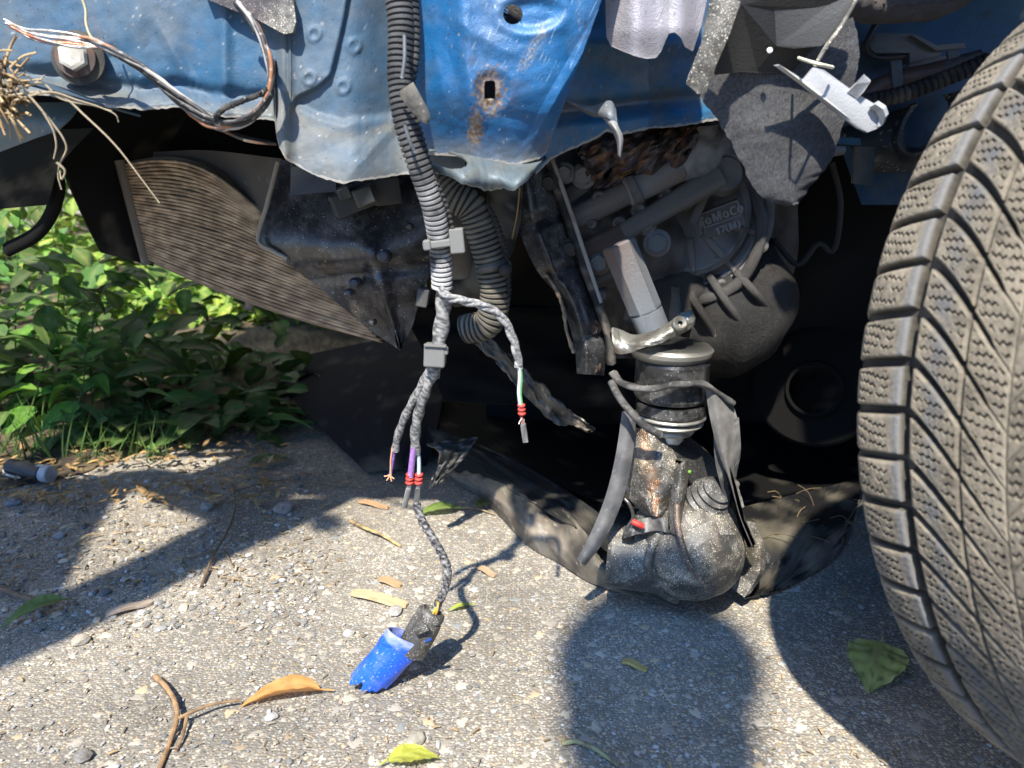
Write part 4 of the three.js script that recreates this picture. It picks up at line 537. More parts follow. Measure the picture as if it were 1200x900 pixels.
{ // wheel: winter tyre with directional blocks, sipes cut into each block
  const a = 1.224, roll = -0.153, R = 0.316;
  const d = new V3(-Math.sin(a), 0, Math.cos(a)), ax0 = new V3(Math.cos(a), 0, Math.sin(a)), up0 = new V3(0, 1, 0);
  const up = up0.clone().multiplyScalar(Math.cos(roll)).addScaledVector(ax0, Math.sin(roll)), ax = ax0.clone().multiplyScalar(Math.cos(roll)).addScaledVector(up0, -Math.sin(roll));
  const C = new V3(0.545, R + 0.026, -0.5).addScaledVector(ax, 0.02);
  const wheel = new THREE.Group(); wheel.name = 'wheel'; wheel.userData.label = 'dusty winter tyre with V shaped tread blocks';
  car.updateMatrixWorld(); new THREE.Matrix4().makeBasis(ax, up, d).setPosition(C.clone().sub(BASE.get(car))).decompose(wheel.position, wheel.quaternion, wheel.scale);
  car.add(wheel);
  const add = (name, g, mat, parent = wheel) => { const m = new THREE.Mesh(merge([g]), mat); m.name = name; m.castShadow = m.receiveShadow = true; parent.add(m); return m; };
  const rub = p => mixc([0.016, 0.015, 0.014], [0.1, 0.085, 0.065], clamp(0.35 + fbm(p.x * 60, p.y * 60, p.z * 60) * 1.5));
  const O = new V3(), X1 = new V3(1, 0, 0);
  const prof = [[0.205, -0.0950], [0.215, -0.1100], [0.24, -0.1240], [0.265, -0.1280], [0.285, -0.1250], [0.297, -0.1185], [0.3045, -0.1080], [0.3075, -0.0900], [0.3085, -0.0500], [0.3085, 0.0500], [0.3075, 0.0900], [0.3045, 0.1080], [0.297, 0.1185], [0.285, 0.1250], [0.265, 0.1280], [0.24, 0.1240], [0.215, 0.1100], [0.205, 0.0950]];
  add('tyre', lathe(prof, O, X1, 140, rub), mRubber);
  add('rim', lathe([[0.2, -0.105], [0.205, -0.095], [0.18, -0.08], [0.178, 0.07], [0.2, 0.098], [0.206, 0.105], [0.2, 0.108], [0.185, 0.09], [0.15, 0.05], [0.08, 0.06], [0.03, 0.055], [0, 0.055]], O, X1, 60, dirty([0.25, 0.25, 0.26], 0)), mMetal);
  const NP = 66, dA = Math.PI * 2 / NP, pitch = dA * R;
  // crown height over the width
  const crown = o => { const q = Math.max(0, Math.abs(o) - 0.02); return q < 0.06 ? R - 0.0012 * (q / 0.06) ** 2 : q < 0.085 ? R - 0.0012 - 0.004 * ((q - 0.06) / 0.025) ** 2 : R - 0.0052 - 0.62 * (q - 0.085) - 18 * (q - 0.085) ** 2; };
  const base = o => { const q = Math.max(0, Math.abs(o) - 0.02); return Math.min(crown(o) - 0.002, q < 0.08 ? 0.3075 : 0.3075 - (q - 0.08) * 0.8); };
  // block(o range, s centre line as function of o, width in s): sides drop to the groove floor
  function block({ o0, o1, shear, s0, s1, sip, seed: sd, glintEdge = 0, no = 46, ns = 34 }) {
    const m = 3; // rings of side wall
    return surf((u, v) => {
      let U = (u * no - m) / (no - 2 * m), Vv = (v * ns - m) / (ns - 2 * m); const out = Math.max(-U, U - 1, 0) * (no - 2 * m) / m, out2 = Math.max(-Vv, Vv - 1, 0) * (ns - 2 * m) / m, k = Math.max(out, out2);
      U = clamp(U); Vv = clamp(Vv); let o = lerp(o0, o1, U); let s = lerp(s0(o), s1(o), Vv) + shear(o);
      const ed = Math.min(U * Math.abs(o1 - o0), (1 - U) * Math.abs(o1 - o0), Vv * 0.024, (1 - Vv) * 0.024);
      let h = crown(o) - 0.0007 * (1 - ss(0, 0.0016, ed)) + 0.0003 * nz(o * 300, s * 300, sd); let dk = 0;
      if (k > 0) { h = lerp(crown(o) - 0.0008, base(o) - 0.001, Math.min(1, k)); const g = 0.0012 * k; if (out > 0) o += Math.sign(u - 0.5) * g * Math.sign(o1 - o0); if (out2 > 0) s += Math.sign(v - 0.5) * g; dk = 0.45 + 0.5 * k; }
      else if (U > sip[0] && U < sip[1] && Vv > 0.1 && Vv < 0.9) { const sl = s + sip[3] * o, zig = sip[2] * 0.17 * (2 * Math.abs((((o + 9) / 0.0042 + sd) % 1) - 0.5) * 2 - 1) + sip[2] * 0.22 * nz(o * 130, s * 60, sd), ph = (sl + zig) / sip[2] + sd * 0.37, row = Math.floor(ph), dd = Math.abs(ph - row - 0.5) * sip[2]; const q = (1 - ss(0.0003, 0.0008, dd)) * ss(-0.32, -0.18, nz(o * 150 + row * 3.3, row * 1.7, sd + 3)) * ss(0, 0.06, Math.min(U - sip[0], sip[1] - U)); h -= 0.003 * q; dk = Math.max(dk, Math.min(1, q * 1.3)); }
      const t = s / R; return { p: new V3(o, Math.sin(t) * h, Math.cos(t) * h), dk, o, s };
    }, no, ns, { face: new V3(0, 0, 1), color: (p, u, v, e) => { const n = clamp(0.62 + fbm(e.o * 45, e.s * 45, sd) * 1.1 + 0.35 * nz(e.o * 420, e.s * 420, sd)); let c = mixc([0.1, 0.087, 0.066], [0.31, 0.268, 0.2], n); if (glintEdge && e.o > o1 - 0.0055 && e.dk < 0.3) c = [0.19, 0.185, 0.175]; if (Math.abs(e.o) > 0.034 && Math.abs(e.o) < 0.06) c = mixc(c, [0.13, 0.135, 0.14], clamp(0.6 * gauss((Math.abs(e.o) - 0.046) / 0.006) + fbm(e.o * 90, e.s * 90, sd) * 1.2)); return mixc(c, [0.012, 0.011, 0.01], clamp(e.dk)); } });  // pale strip along the inner block edge is a painted highlight
  }
  const gap = 0.0062, H = pitch / 2;
  const fl = (f, sg) => o => f(sg * o);
  const shS = q => -0.10 * (-0.07 - q), shM = q => -0.62 * (q + 0.063) - 8 * (q + 0.063) ** 2, shC = q => shM(-0.0275) - 1.15 * (q + 0.0275);
  const cols = []; // for each side (sg = -1 is the side away from the viewer on the left of the picture)
  for (const sg of [1, -1]) for (const va of [0, 1, 2]) {
    const w = [0, 0.0012, -0.0012][va];
    const mk2 = (o0, o1, sh, g, sip, glintEdge, res) => block({ o0: sg * o0, o1: sg * o1, shear: fl(sh, sg), s0: o => -H + (typeof g === 'function' ? g(Math.abs(o)) : g) / 2, s1: o => H - (typeof g === 'function' ? g(Math.abs(o)) : g) / 2 + w * 0.5 * (typeof g === 'function' ? 0 : 1), sip, seed: va * 7 + sg * 3 + o0 * 100, glintEdge: sg > 0 ? glintEdge : 0, ...res });
    const two = [sg > 0 ? 0.3 : 0.16, sg > 0 ? 0.84 : 0.7, [0.0062, 0.0075, 0.0056][va], 0.12 * sg];
    cols.push([sg, va, 'S', mk2(-0.123, -0.070, shS, gap, two, 1, { no: 96, ns: 56 })]);
    cols.push([sg, va, 'M', mk2(-0.0615, -0.0285, shM, 0.0068, [0.06, 0.95, [0.0066, 0.0058, 0.0062][va], 0.15 * sg], 0, { no: 72, ns: 60 })]);
    cols.push([sg, va, 'C', mk2(-0.0268, 0.0, shC, q => 0.0005 + 0.0044 * ss(0.009, 0.016, q), [0.05, 0.95, [0.0066, 0.0058, 0.0062][va], 0.15 * sg], 0, { no: 64, ns: 60 })]);
  }
  const rest = [];
  for (let i = 0; i < NP; i++) {
    const t = (i - NP / 2) * dA, deg = t * 180 / Math.PI;
    for (const sg of [1, -1]) for (const K of ['S', 'M', 'C']) {
      const va = (i * 7 + (K === 'M' ? 1 : 0) + (i % 5)) % 3, g = cols.find(c => c[0] === sg && c[1] === va && c[2] === K)[3];
      const tt = t + (sg < 0 ? dA / 2 : 0), near = deg > -80 && deg < 115;
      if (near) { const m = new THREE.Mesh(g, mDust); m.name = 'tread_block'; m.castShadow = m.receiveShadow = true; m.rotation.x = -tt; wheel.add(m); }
      else rest.push([g, tt]);
    }
  }
  const gs = new Map(); for (const [g, t] of rest) { if (!gs.has(g)) gs.set(g, []); gs.get(g).push(t); }
  const far = []; const hid = new THREE.BoxGeometry(0.045, 0.01, 0.024); for (const [g, ts] of gs) for (const t of ts) { const c = cols.find(q => q[3] === g), o = c[0] * (c[2] === 'S' ? -0.092 : c[2] === 'M' ? -0.045 : -0.014), b = new THREE.BoxGeometry(c[2] === 'S' ? 0.038 : c[2] === 'M' ? 0.032 : 0.026, 0.0085, 0.024); b.rotateX(Math.PI / 2); b.translate(o, 0, 0.3105); b.rotateX(-t); far.push(tint(b, [0.16, 0.14, 0.11])); }
  const fm = add('tread', merge(far), mRubber); fm.userData.kind = 'stuff';
}

// ---------------------------------------------------------------- loose broken engine mount standing on the asphalt
{
  const st = thing('engine_mount', 'broken engine mount with hexagonal grey rod and black bushing standing on the asphalt', 'engine mount', G(815, 705));
  const zz = 0.795;
  const hexc = p => mixc([0.2, 0.215, 0.23], rusty([0.2, 0.21, 0.22], -0.1)(p), clamp(0.6 - (p.x - P(745, 330, zz).x) * 40)); 
  const ra = P(724, 284, 0.80), rb = P(768, 392, 0.80), rd = rb.clone().sub(ra), RL = rd.length(), hr = M(20.5, zz);
  const rod = part('rod', [flat(lathe([[0, 0], [hr * 0.85, 0], [hr, 0.002], [hr, RL * 0.72], [hr * 0.97, RL * 0.74]], ra, rd, 6, p => { const c = mixc([0.2, 0.22, 0.235], [0.09, 0.09, 0.09], clamp(fbm(p.x * 40, p.y * 40, p.z * 40) * 1.6 + speck(p, 300, 0.4) * 0.5)); return mixc(c, [0.17, 0.09, 0.05], clamp((P(742, 330, zz).x - p.x) * 40 + 0.1 + fbm(p.x * 50, p.y * 50) * 2) * (p.x < P(744, 330, zz).x ? 0.8 : 0.15)); })), lathe([[hr * 0.97, RL * 0.74], [hr * 0.98, RL * 0.76], [hr * 0.96, RL]], ra, rd, 24, p => mixc([0.2, 0.22, 0.235], [0.09, 0.09, 0.09], clamp(fbm(p.x * 40, p.y * 40, p.z * 40) * 2)))], mCast, st, 'grey hexagonal rod');
  // lug: bent strap with an eye
  const grey = p => mixc([0.34, 0.33, 0.28], [0.13, 0.1, 0.07], clamp(0.3 + fbm(p.x * 45, p.y * 45, p.z * 45) * 2));
  const lug = part('lug', [loft([[716, 396, 0.775], [717, 384, 0.775], [727, 386, 0.78], [742, 392, 0.775], [765, 388, 0.765], [785, 377, 0.762], [800, 366, 0.765], [811, 364, 0.768], [815, 372, 0.768]], [[717, 402, 0.77], [722, 414, 0.765], [736, 414, 0.76], [752, 408, 0.752], [772, 403, 0.75], [790, 395, 0.752], [803, 389, 0.757], [813, 382, 0.762], [815, 376, 0.766]], 14, 70, { thick: 0.008, bulge: (u, v) => 0.006 * Math.sin(u * 3.14) + 0.002 * fbm(u * 6, v * 12), color: grey })], mMetal, st, 'bent grey lug');
  part('eye', lathe([[M(3, 0.75), 0.001], [M(7, 0.75), 0.003], [M(9, 0.75), 0.0015], [M(10, 0.75), -0.002]], P(797, 379, 0.75), new V3(0, 0.5, 1), 24, p => mixc(grey(p), [0.12, 0.1, 0.08], 0.3)), mMetal, lug);
  const Yd = new V3(0.015, 1, 0.02).normalize(), c1 = P(786, 452, zz), m = q => M(q, zz), gl = () => [1.1, 1.1, 1.15];
  const at = y => P(786, y, zz), L = (y0, prof, mat, name, col, seg = 48, par = st) => part(name, lathe(prof.map(([r, y]) => [m(r), m(y)]), at(y0), Yd, seg, col), mat, par);
  L(412, [[0, -8], [46, -6], [50, 0], [51, 5], [47, 9], [30, 12], [0, 12]], mMetal, 'top_washer', p => mixc([0.06, 0.06, 0.055], [0.42, 0.4, 0.34], clamp((Math.hypot(p.x - at(412).x, p.z - at(412).z) - m(45)) * 200)));
  const bush = L(458, [[0, -8], [43, -8], [45, -4], [45, 38], [43, 43], [0, 43]], mGritL, 'bushing', gl);
  L(480, [[0, -2], [42, -2], [43, 0], [43, 12], [0, 14]], mGritL, 'bushing_ring', gl, 48, bush);
  const silver = p => mixc([0.52, 0.5, 0.44], [0.16, 0.14, 0.1], clamp(fbm(p.x * 70, p.y * 70, p.z * 70) * 2));
  L(485, [[30, -2], [43, -2], [44, 0], [43, 2], [30, 2]], mMetal, 'washer', silver);
  L(488, [[0, -6], [34, -6], [35, -3], [34, 2], [0, 2]], mRubber, 'rubber_pad', () => BLK);
  L(493, [[0, -2], [38, -3], [40.5, 0], [38, 3], [0, 4]], mMetal, 'washer', silver);
  L(503, [[0, -3], [27, -3], [29, 0], [27, 3], [0, 4]], mMetal, 'washer', silver);
  L(516, [[0, -2], [14, -2], [16, 0], [16, 14], [0, 14]], mMetal, 'hex_nut', () => [0.62, 0.61, 0.55], 6);
  // torn rubber: ring around the bushing and hanging strips
  const rc = p => mixc([0.025, 0.024, 0.023], [0.2, 0.19, 0.17], clamp(0.25 + fbm(p.x * 50, p.y * 50, p.z * 50) * 1.5 + speck(p, 300, 0.3) * 0.6));
  const rg = part('torn_rubber', [tube([P(719, 437, 0.785), P(728, 448, 0.765), P(752, 456, 0.748), P(790, 451, 0.742), P(822, 450, 0.752), P(842, 461, 0.762), P(859, 472, 0.765)], (t, a2) => m(8) * (0.75 + 0.35 * nz(t * 8, a2)), { n: 90, m: 10, squash: 0.6, color: rc })], mRubber, st, 'torn rubber band around the bushing');
  part('rubber_strip', loft([[729, 482, 0.775], [722, 530, 0.77], [710, 580, 0.765], [692, 625, 0.76], [676, 656, 0.755]], [[746, 482, 0.775], [742, 530, 0.77], [730, 585, 0.765], [708, 634, 0.76], [686, 663, 0.755]], 10, 60, { thick: 0.006, bulge: u => 0.006 * Math.sin(u * 3.14), color: p => mixc(rc(p), [0.16, 0.16, 0.165], 0.4) }), mRubber, rg, 'flat rubber strip hanging to the left');
  part('rubber_strip', tube([P(716, 447, 0.77), P(726, 466, 0.755), P(742, 486, 0.745), P(757, 500, 0.74), P(774, 510, 0.745)], m(4.5), { n: 40, m: 8, color: rc }), mRubber, rg);
  part('rubber_strip', loft([[826, 452, 0.765], [832, 490, 0.76], [842, 530, 0.758], [856, 570, 0.757], [866, 605, 0.756], [880, 640, 0.755]], [[858, 470, 0.765], [866, 500, 0.76], [864, 535, 0.758], [862, 565, 0.757], [869, 603, 0.755], [884, 641, 0.754]], 14, 70, { thick: 0.005, bulge: (u, v) => 0.006 * Math.sin(u * 5) + 0.003 * fbm(u * 5, v * 9, 2), color: p => mixc(rc(p), [0.21, 0.2, 0.18], 0.5) }), mRubber, rg, 'wide rubber strip hanging to the right');
  part('rubber_strip', loft([[836, 500, 0.77], [838, 540, 0.768], [850, 590, 0.765]], [[866, 490, 0.765], [868, 530, 0.762], [862, 560, 0.762]], 8, 30, { thick: 0.004, color: rc }), mRubber, rg);
  // arm bracket above the bell
  const worn = p => { const n = fbm(p.x * 34, p.y * 34, p.z * 34), q = fbm(p.x * 18 + 5, p.y * 18, p.z * 18); return mixc(mixc([0.8, 0.8, 0.8], [1.7, 1.55, 1.3], clamp(0.4 + n * 1.8)), [2.6, 1.0, 0.45], clamp(q * 5 - 1.6) * 0.8); };
  const arm = part('bracket_arm', [
    loft([[741, 500, 0.81], [733, 530, 0.805], [730, 560, 0.80], [738, 585, 0.795], [757, 604, 0.79]], [[776, 508, 0.79], [790, 530, 0.78], [798, 552, 0.775], [793, 582, 0.775], [778, 606, 0.78]], 36, 44, { thick: 0.006, bulge: (u, v) => 0.02 * Math.sin(u * 3.14) + 0.004 * fbm(u * 6, v * 6, 4), color: (p, u, v) => mixc(worn(p), mixc([3, 1.2, 0.5], [4, 3.4, 2.6], clamp(0.5 + fbm(u * 14, v * 14) * 3)), clamp(1.3 - Math.abs(u - 0.35 - 0.25 * v) * 9 + fbm(u * 9, v * 9) * 1.6) * 0.85) }),
    loft([[776, 508, 0.79], [790, 530, 0.782], [800, 560, 0.775]], [[800, 505, 0.85], [838, 540, 0.84], [850, 590, 0.83]], 20, 24, { thick: 0.004, color: () => [0.35, 0.35, 0.35] }),
    loft([[793, 545, 0.77], [788, 570, 0.765], [783, 600, 0.76], [786, 625, 0.755]], [[808, 538, 0.775], [806, 565, 0.768], [800, 600, 0.76], [798, 628, 0.755]], 14, 30, { thick: 0.012, bulge: u => 0.008 * Math.sin(u * 3.14), color: worn })], mGritH, st, 'rusty bracket arm flecked with grit');
  // bell: swollen dome with a rim and a seam
  const bcen = P(819, 650, 0.775), bd = new V3(0.32, -0.30, 0.9).normalize(), r = q => M(q, 0.77);
  const bell = part('bell', lathe([[r(70), -0.06], [r(74), -0.05], [r(72), -0.03], [r(70), -0.01], [r(65), 0.008], [r(56), 0.022], [r(43), 0.033], [r(26), 0.041], [r(10), 0.044], [0, 0.0445]], bcen, bd, 64, worn, (a2, y) => 1 + 0.05 * Math.cos(2 * a2 + 0.6) + 0.04 * Math.cos(3 * a2 + 2) + 0.05 * nz(Math.cos(a2) * 2.4, Math.sin(a2) * 2.4, y * 40) - 0.05 * gauss((((a2 + 9) % 6.283) - 2.2) / 0.3)), mGritH, st, 'swollen black bell with rust and grit');
  part('rim', tube(Array.from({ length: 15 }, (_, i) => { const a2 = -2.1 + i / 14 * 2.5; return P(822 - 62 * Math.cos(a2 * 0.8 + 0.6), 652 + 54 * Math.sin(a2 * -0.8 - 0.45), 0.772 - 0.012 * Math.sin(i / 14 * 3.14)); }), r(6), { n: 60, m: 10, color: worn }), mGritH, bell);
  part('seam_rib', tube([P(793, 590, 0.755), P(794, 615, 0.742), P(802, 645, 0.728), P(815, 672, 0.722), P(830, 690, 0.724)], (t) => r(4.5) * (1 - 0.4 * t), { n: 40, m: 10, color: p => [1.3, 0.95, 0.75] }), mGritH, bell);
  part('skirt', loft([[872, 610, 0.79], [888, 640, 0.79], [890, 670, 0.79], [872, 700, 0.785]], [[884, 612, 0.80], [896, 640, 0.80], [896, 668, 0.80], [880, 695, 0.79]], 8, 24, { thick: 0.02, color: worn }), mGritH, bell);
  part('boot', lathe([[r(30), 0], [r(31), 0.004], [r(26), 0.007], [r(28), 0.011], [r(22), 0.014], [r(24), 0.018], [r(18), 0.021], [r(20), 0.025], [r(12), 0.028], [0, 0.029]], P(826, 588, 0.785), new V3(0.35, 0.75, 0.45), 40, () => [0.8, 0.8, 0.8]), mGritH, bell, 'pleated black boot');
  // pipe stub on the left
  const hs = part('pipe_stub', [lathe([[r(30), 0], [r(40), 0], [r(42), 0.004], [r(42), 0.06], [r(38), 0.075]], P(712, 650, 0.80), P(800, 662, 0.785).sub(P(712, 650, 0.80)), 40, () => [1.2, 1.15, 1.05]), lathe([[0, 0.004], [r(30), 0.004], [r(31), 0]], P(712, 650, 0.80), P(800, 662, 0.785).sub(P(712, 650, 0.80)), 30, () => [0.1, 0.1, 0.1])], mGritH, st, 'dusty black pipe stub');
  part('saddle', loft([[732, 618, 0.78], [745, 610, 0.775], [770, 606, 0.77], [786, 610, 0.77]], [[728, 632, 0.77], [748, 626, 0.765], [770, 622, 0.76], [790, 626, 0.76]], 10, 30, { thick: 0.01, bulge: (u, v) => 0.005 * Math.sin(v * 9), color: rc }), mPlastic, hs);
  part('hook', tube([P(729, 582, 0.775), P(737, 590, 0.77), P(742, 606, 0.77), P(735, 620, 0.77), P(744, 624, 0.77)], m(2.2), { n: 30, m: 8, color: p => [0.13, 0.125, 0.12] }), mMetal, st);
  part('wire_end', tube([P(741, 611, 0.765), P(747, 614, 0.762), P(754, 617, 0.762)], m(4), { n: 10, m: 8, color: () => [0.5, 0.04, 0.03] }), mWire, st, 'red wire end');
  part('paint_spot', new THREE.SphereGeometry(m(2.5), 8, 6).translate(...P(808, 553, 0.77).toArray()), std({ color: 0x5f8a2c, vertexColors: false, roughness: 0.6 }), st, 'small green paint spot');
}

// ---------------------------------------------------------------- torn undertray lying on the asphalt
{
  const uc = p => mixc(dirty([0.045, 0.04, 0.035], 0.2, 26, 0.5)(p), [0.25, 0.21, 0.16], clamp(fbm(p.x * 16, p.y * 40, p.z * 16) * 2.2));
  const q3 = (x, y, h) => { const p = G(x, y, h); return [x, y, -p.z]; };
  const t = thing('torn_undertray', 'torn black plastic undertray lying curled on the asphalt beside the engine mount', 'undertray', G(640, 630));
  part('curled_edge', [loft([q3(524, 550, 0.012), q3(560, 556, 0.03), q3(598, 571, 0.045), q3(626, 588, 0.05), q3(652, 591, 0.05), q3(684, 622, 0.055), q3(706, 656, 0.04), q3(735, 668, 0.03), q3(775, 680, 0.02)], [q3(534, 566, 0.001), q3(562, 582, 0.002), q3(592, 612, 0.002), q3(622, 642, 0.002), q3(655, 660, 0.002), q3(690, 682, 0.002), q3(725, 694, 0.002), q3(750, 702, 0.002), q3(790, 712, 0.002)], 30, 110, { thick: 0.003, bulge: (u, v) => 0.016 * Math.sin(u * 3.14) + 0.008 * fbm(v * 14, u * 3, 2) - 0.01 * gauss((v - 0.48) / 0.03) * (1 - u), shift: (u, v) => [0, 3.5 * nz(v * 30, 2) * (1 - u)], color: uc })], mPlastic, t, 'curled dusty front edge');
  part('back_shade_sheet', [loft([q3(470, 440, 0.05), q3(560, 430, 0.06), q3(700, 430, 0.06), q3(840, 440, 0.06), q3(1010, 470, 0.04)], [q3(520, 512, 0.05), q3(600, 540, 0.05), q3(720, 590, 0.05), q3(840, 590, 0.05), q3(1010, 560, 0.042)], 30, 60, { thick: 0.003, bulge: (u, v) => 0.03 * fbm(v * 6, u * 3, 4), color: dirty([0.005, 0.005, 0.005], -0.3, 16, 0) }), loft([q3(500, 500, 0.06), q3(560, 520, 0.05), q3(640, 560, 0.05), q3(700, 600, 0.05), q3(760, 650, 0.03)], [q3(526, 552, 0.013), q3(560, 558, 0.03), q3(626, 590, 0.05), q3(684, 624, 0.05), q3(760, 680, 0.02)], 20, 50, { thick: 0.003, bulge: (u, v) => 0.02 * fbm(v * 6, u * 3, 4), color: dirty([0.02, 0.02, 0.02], -0.1, 16, 0.1) })], mBlack, t);  // black rear sheet widened to stand in for the dark under the car
  part('ragged_shred', loft([[560, 385, 0.93], [600, 418, 0.92], [634, 452, 0.9], [665, 480, 0.9], [697, 502, 0.9]], [[552, 400, 0.94], [588, 432, 0.93], [622, 470, 0.92], [650, 494, 0.91], [694, 506, 0.9]], 12, 60, { thick: 0.002, bulge: (u, v) => 0.03 * fbm(v * 7, u * 2, 1), shift: (u, v) => [0, 5 * nz(v * 12, u * 2)], color: uc }), mPlastic, t, 'ragged shred hanging under the hose');
  part('ragged_shred', loft([[500, 520, 0.96], [515, 530, 0.95], [512, 550, 0.95], [502, 572, 0.94]], [[560, 512, 1.0], [545, 535, 0.97], [530, 552, 0.96], [520, 566, 0.95]], 12, 24, { thick: 0.002, bulge: (u, v) => 0.02 * fbm(v * 6, u * 5, 7), color: dirty([0.03, 0.03, 0.03], 0, 16, 0.1) }), mPlastic, t);
  const s = thing('plastic_sheet', 'dark glossy plastic sheet on the asphalt between the engine mount and the tyre', 'plastic sheet', G(930, 650));
  part('sheet', loft([q3(862, 596, 0.05), q3(880, 640, 0.04), q3(884, 680, 0.012), q3(876, 700, 0.003)], [q3(1010, 560, 0.04), q3(1000, 610, 0.03), q3(975, 655, 0.008), q3(930, 685, 0.003)], 40, 30, { thick: 0.003, bulge: (u, v) => 0.012 * Math.sin(u * 3.1) + 0.012 * fbm(u * 5, v * 4, 8), color: p => mixc([0.012, 0.012, 0.013], DUST, clamp(fbm(p.x * 14, p.y * 14, p.z * 14) * 1.1)) }), mGloss, s);
  const c = thing('dark_flap_and_shade', 'dark blue grey plastic flap under the radiator, widened to darken the shaded ground behind', 'flap', G(430, 510));
  part('flap', loft([q3(318, 424, 0.03), q3(345, 468, 0.03), q3(400, 525, 0.012), q3(430, 552, 0.004)], [q3(505, 385, 0.1), q3(520, 450, 0.07), q3(510, 510, 0.04), q3(500, 545, 0.004)], 30, 30, { thick: 0.003, bulge: (u, v) => 0.03 * Math.sin(u * 3.1) + 0.02 * fbm(u * 4, v * 4, 8), color: dirty([0.01, 0.011, 0.016], -0.25, 12, 0.1) }), mBlack, c);  // rear edge extended, its dark colour stands in for the shadow behind
  // dry grass caught behind the sheet
  const g = []; for (let k = 0; k < 34; k++) { const a = G(rr(870, 1010), rr(575, 640), 0.035), b = a.clone().add(new V3(rr(-0.05, 0.05), rr(-0.01, 0.03), rr(-0.03, 0.03))), m = a.clone().lerp(b, 0.5).add(new V3(0, rr(0, 0.012), 0)); const v = rr(0.5, 1); g.push(tube([a, m, b], 0.0007, { n: 6, m: 4, color: () => [0.18 * v, 0.13 * v, 0.07 * v] })); }
  solo('dry_straw', g, mDry, G(930, 600, 0.03), 'dry straw caught in the dark behind the glossy plastic sheet', 'straw', null, 'stuff');
}

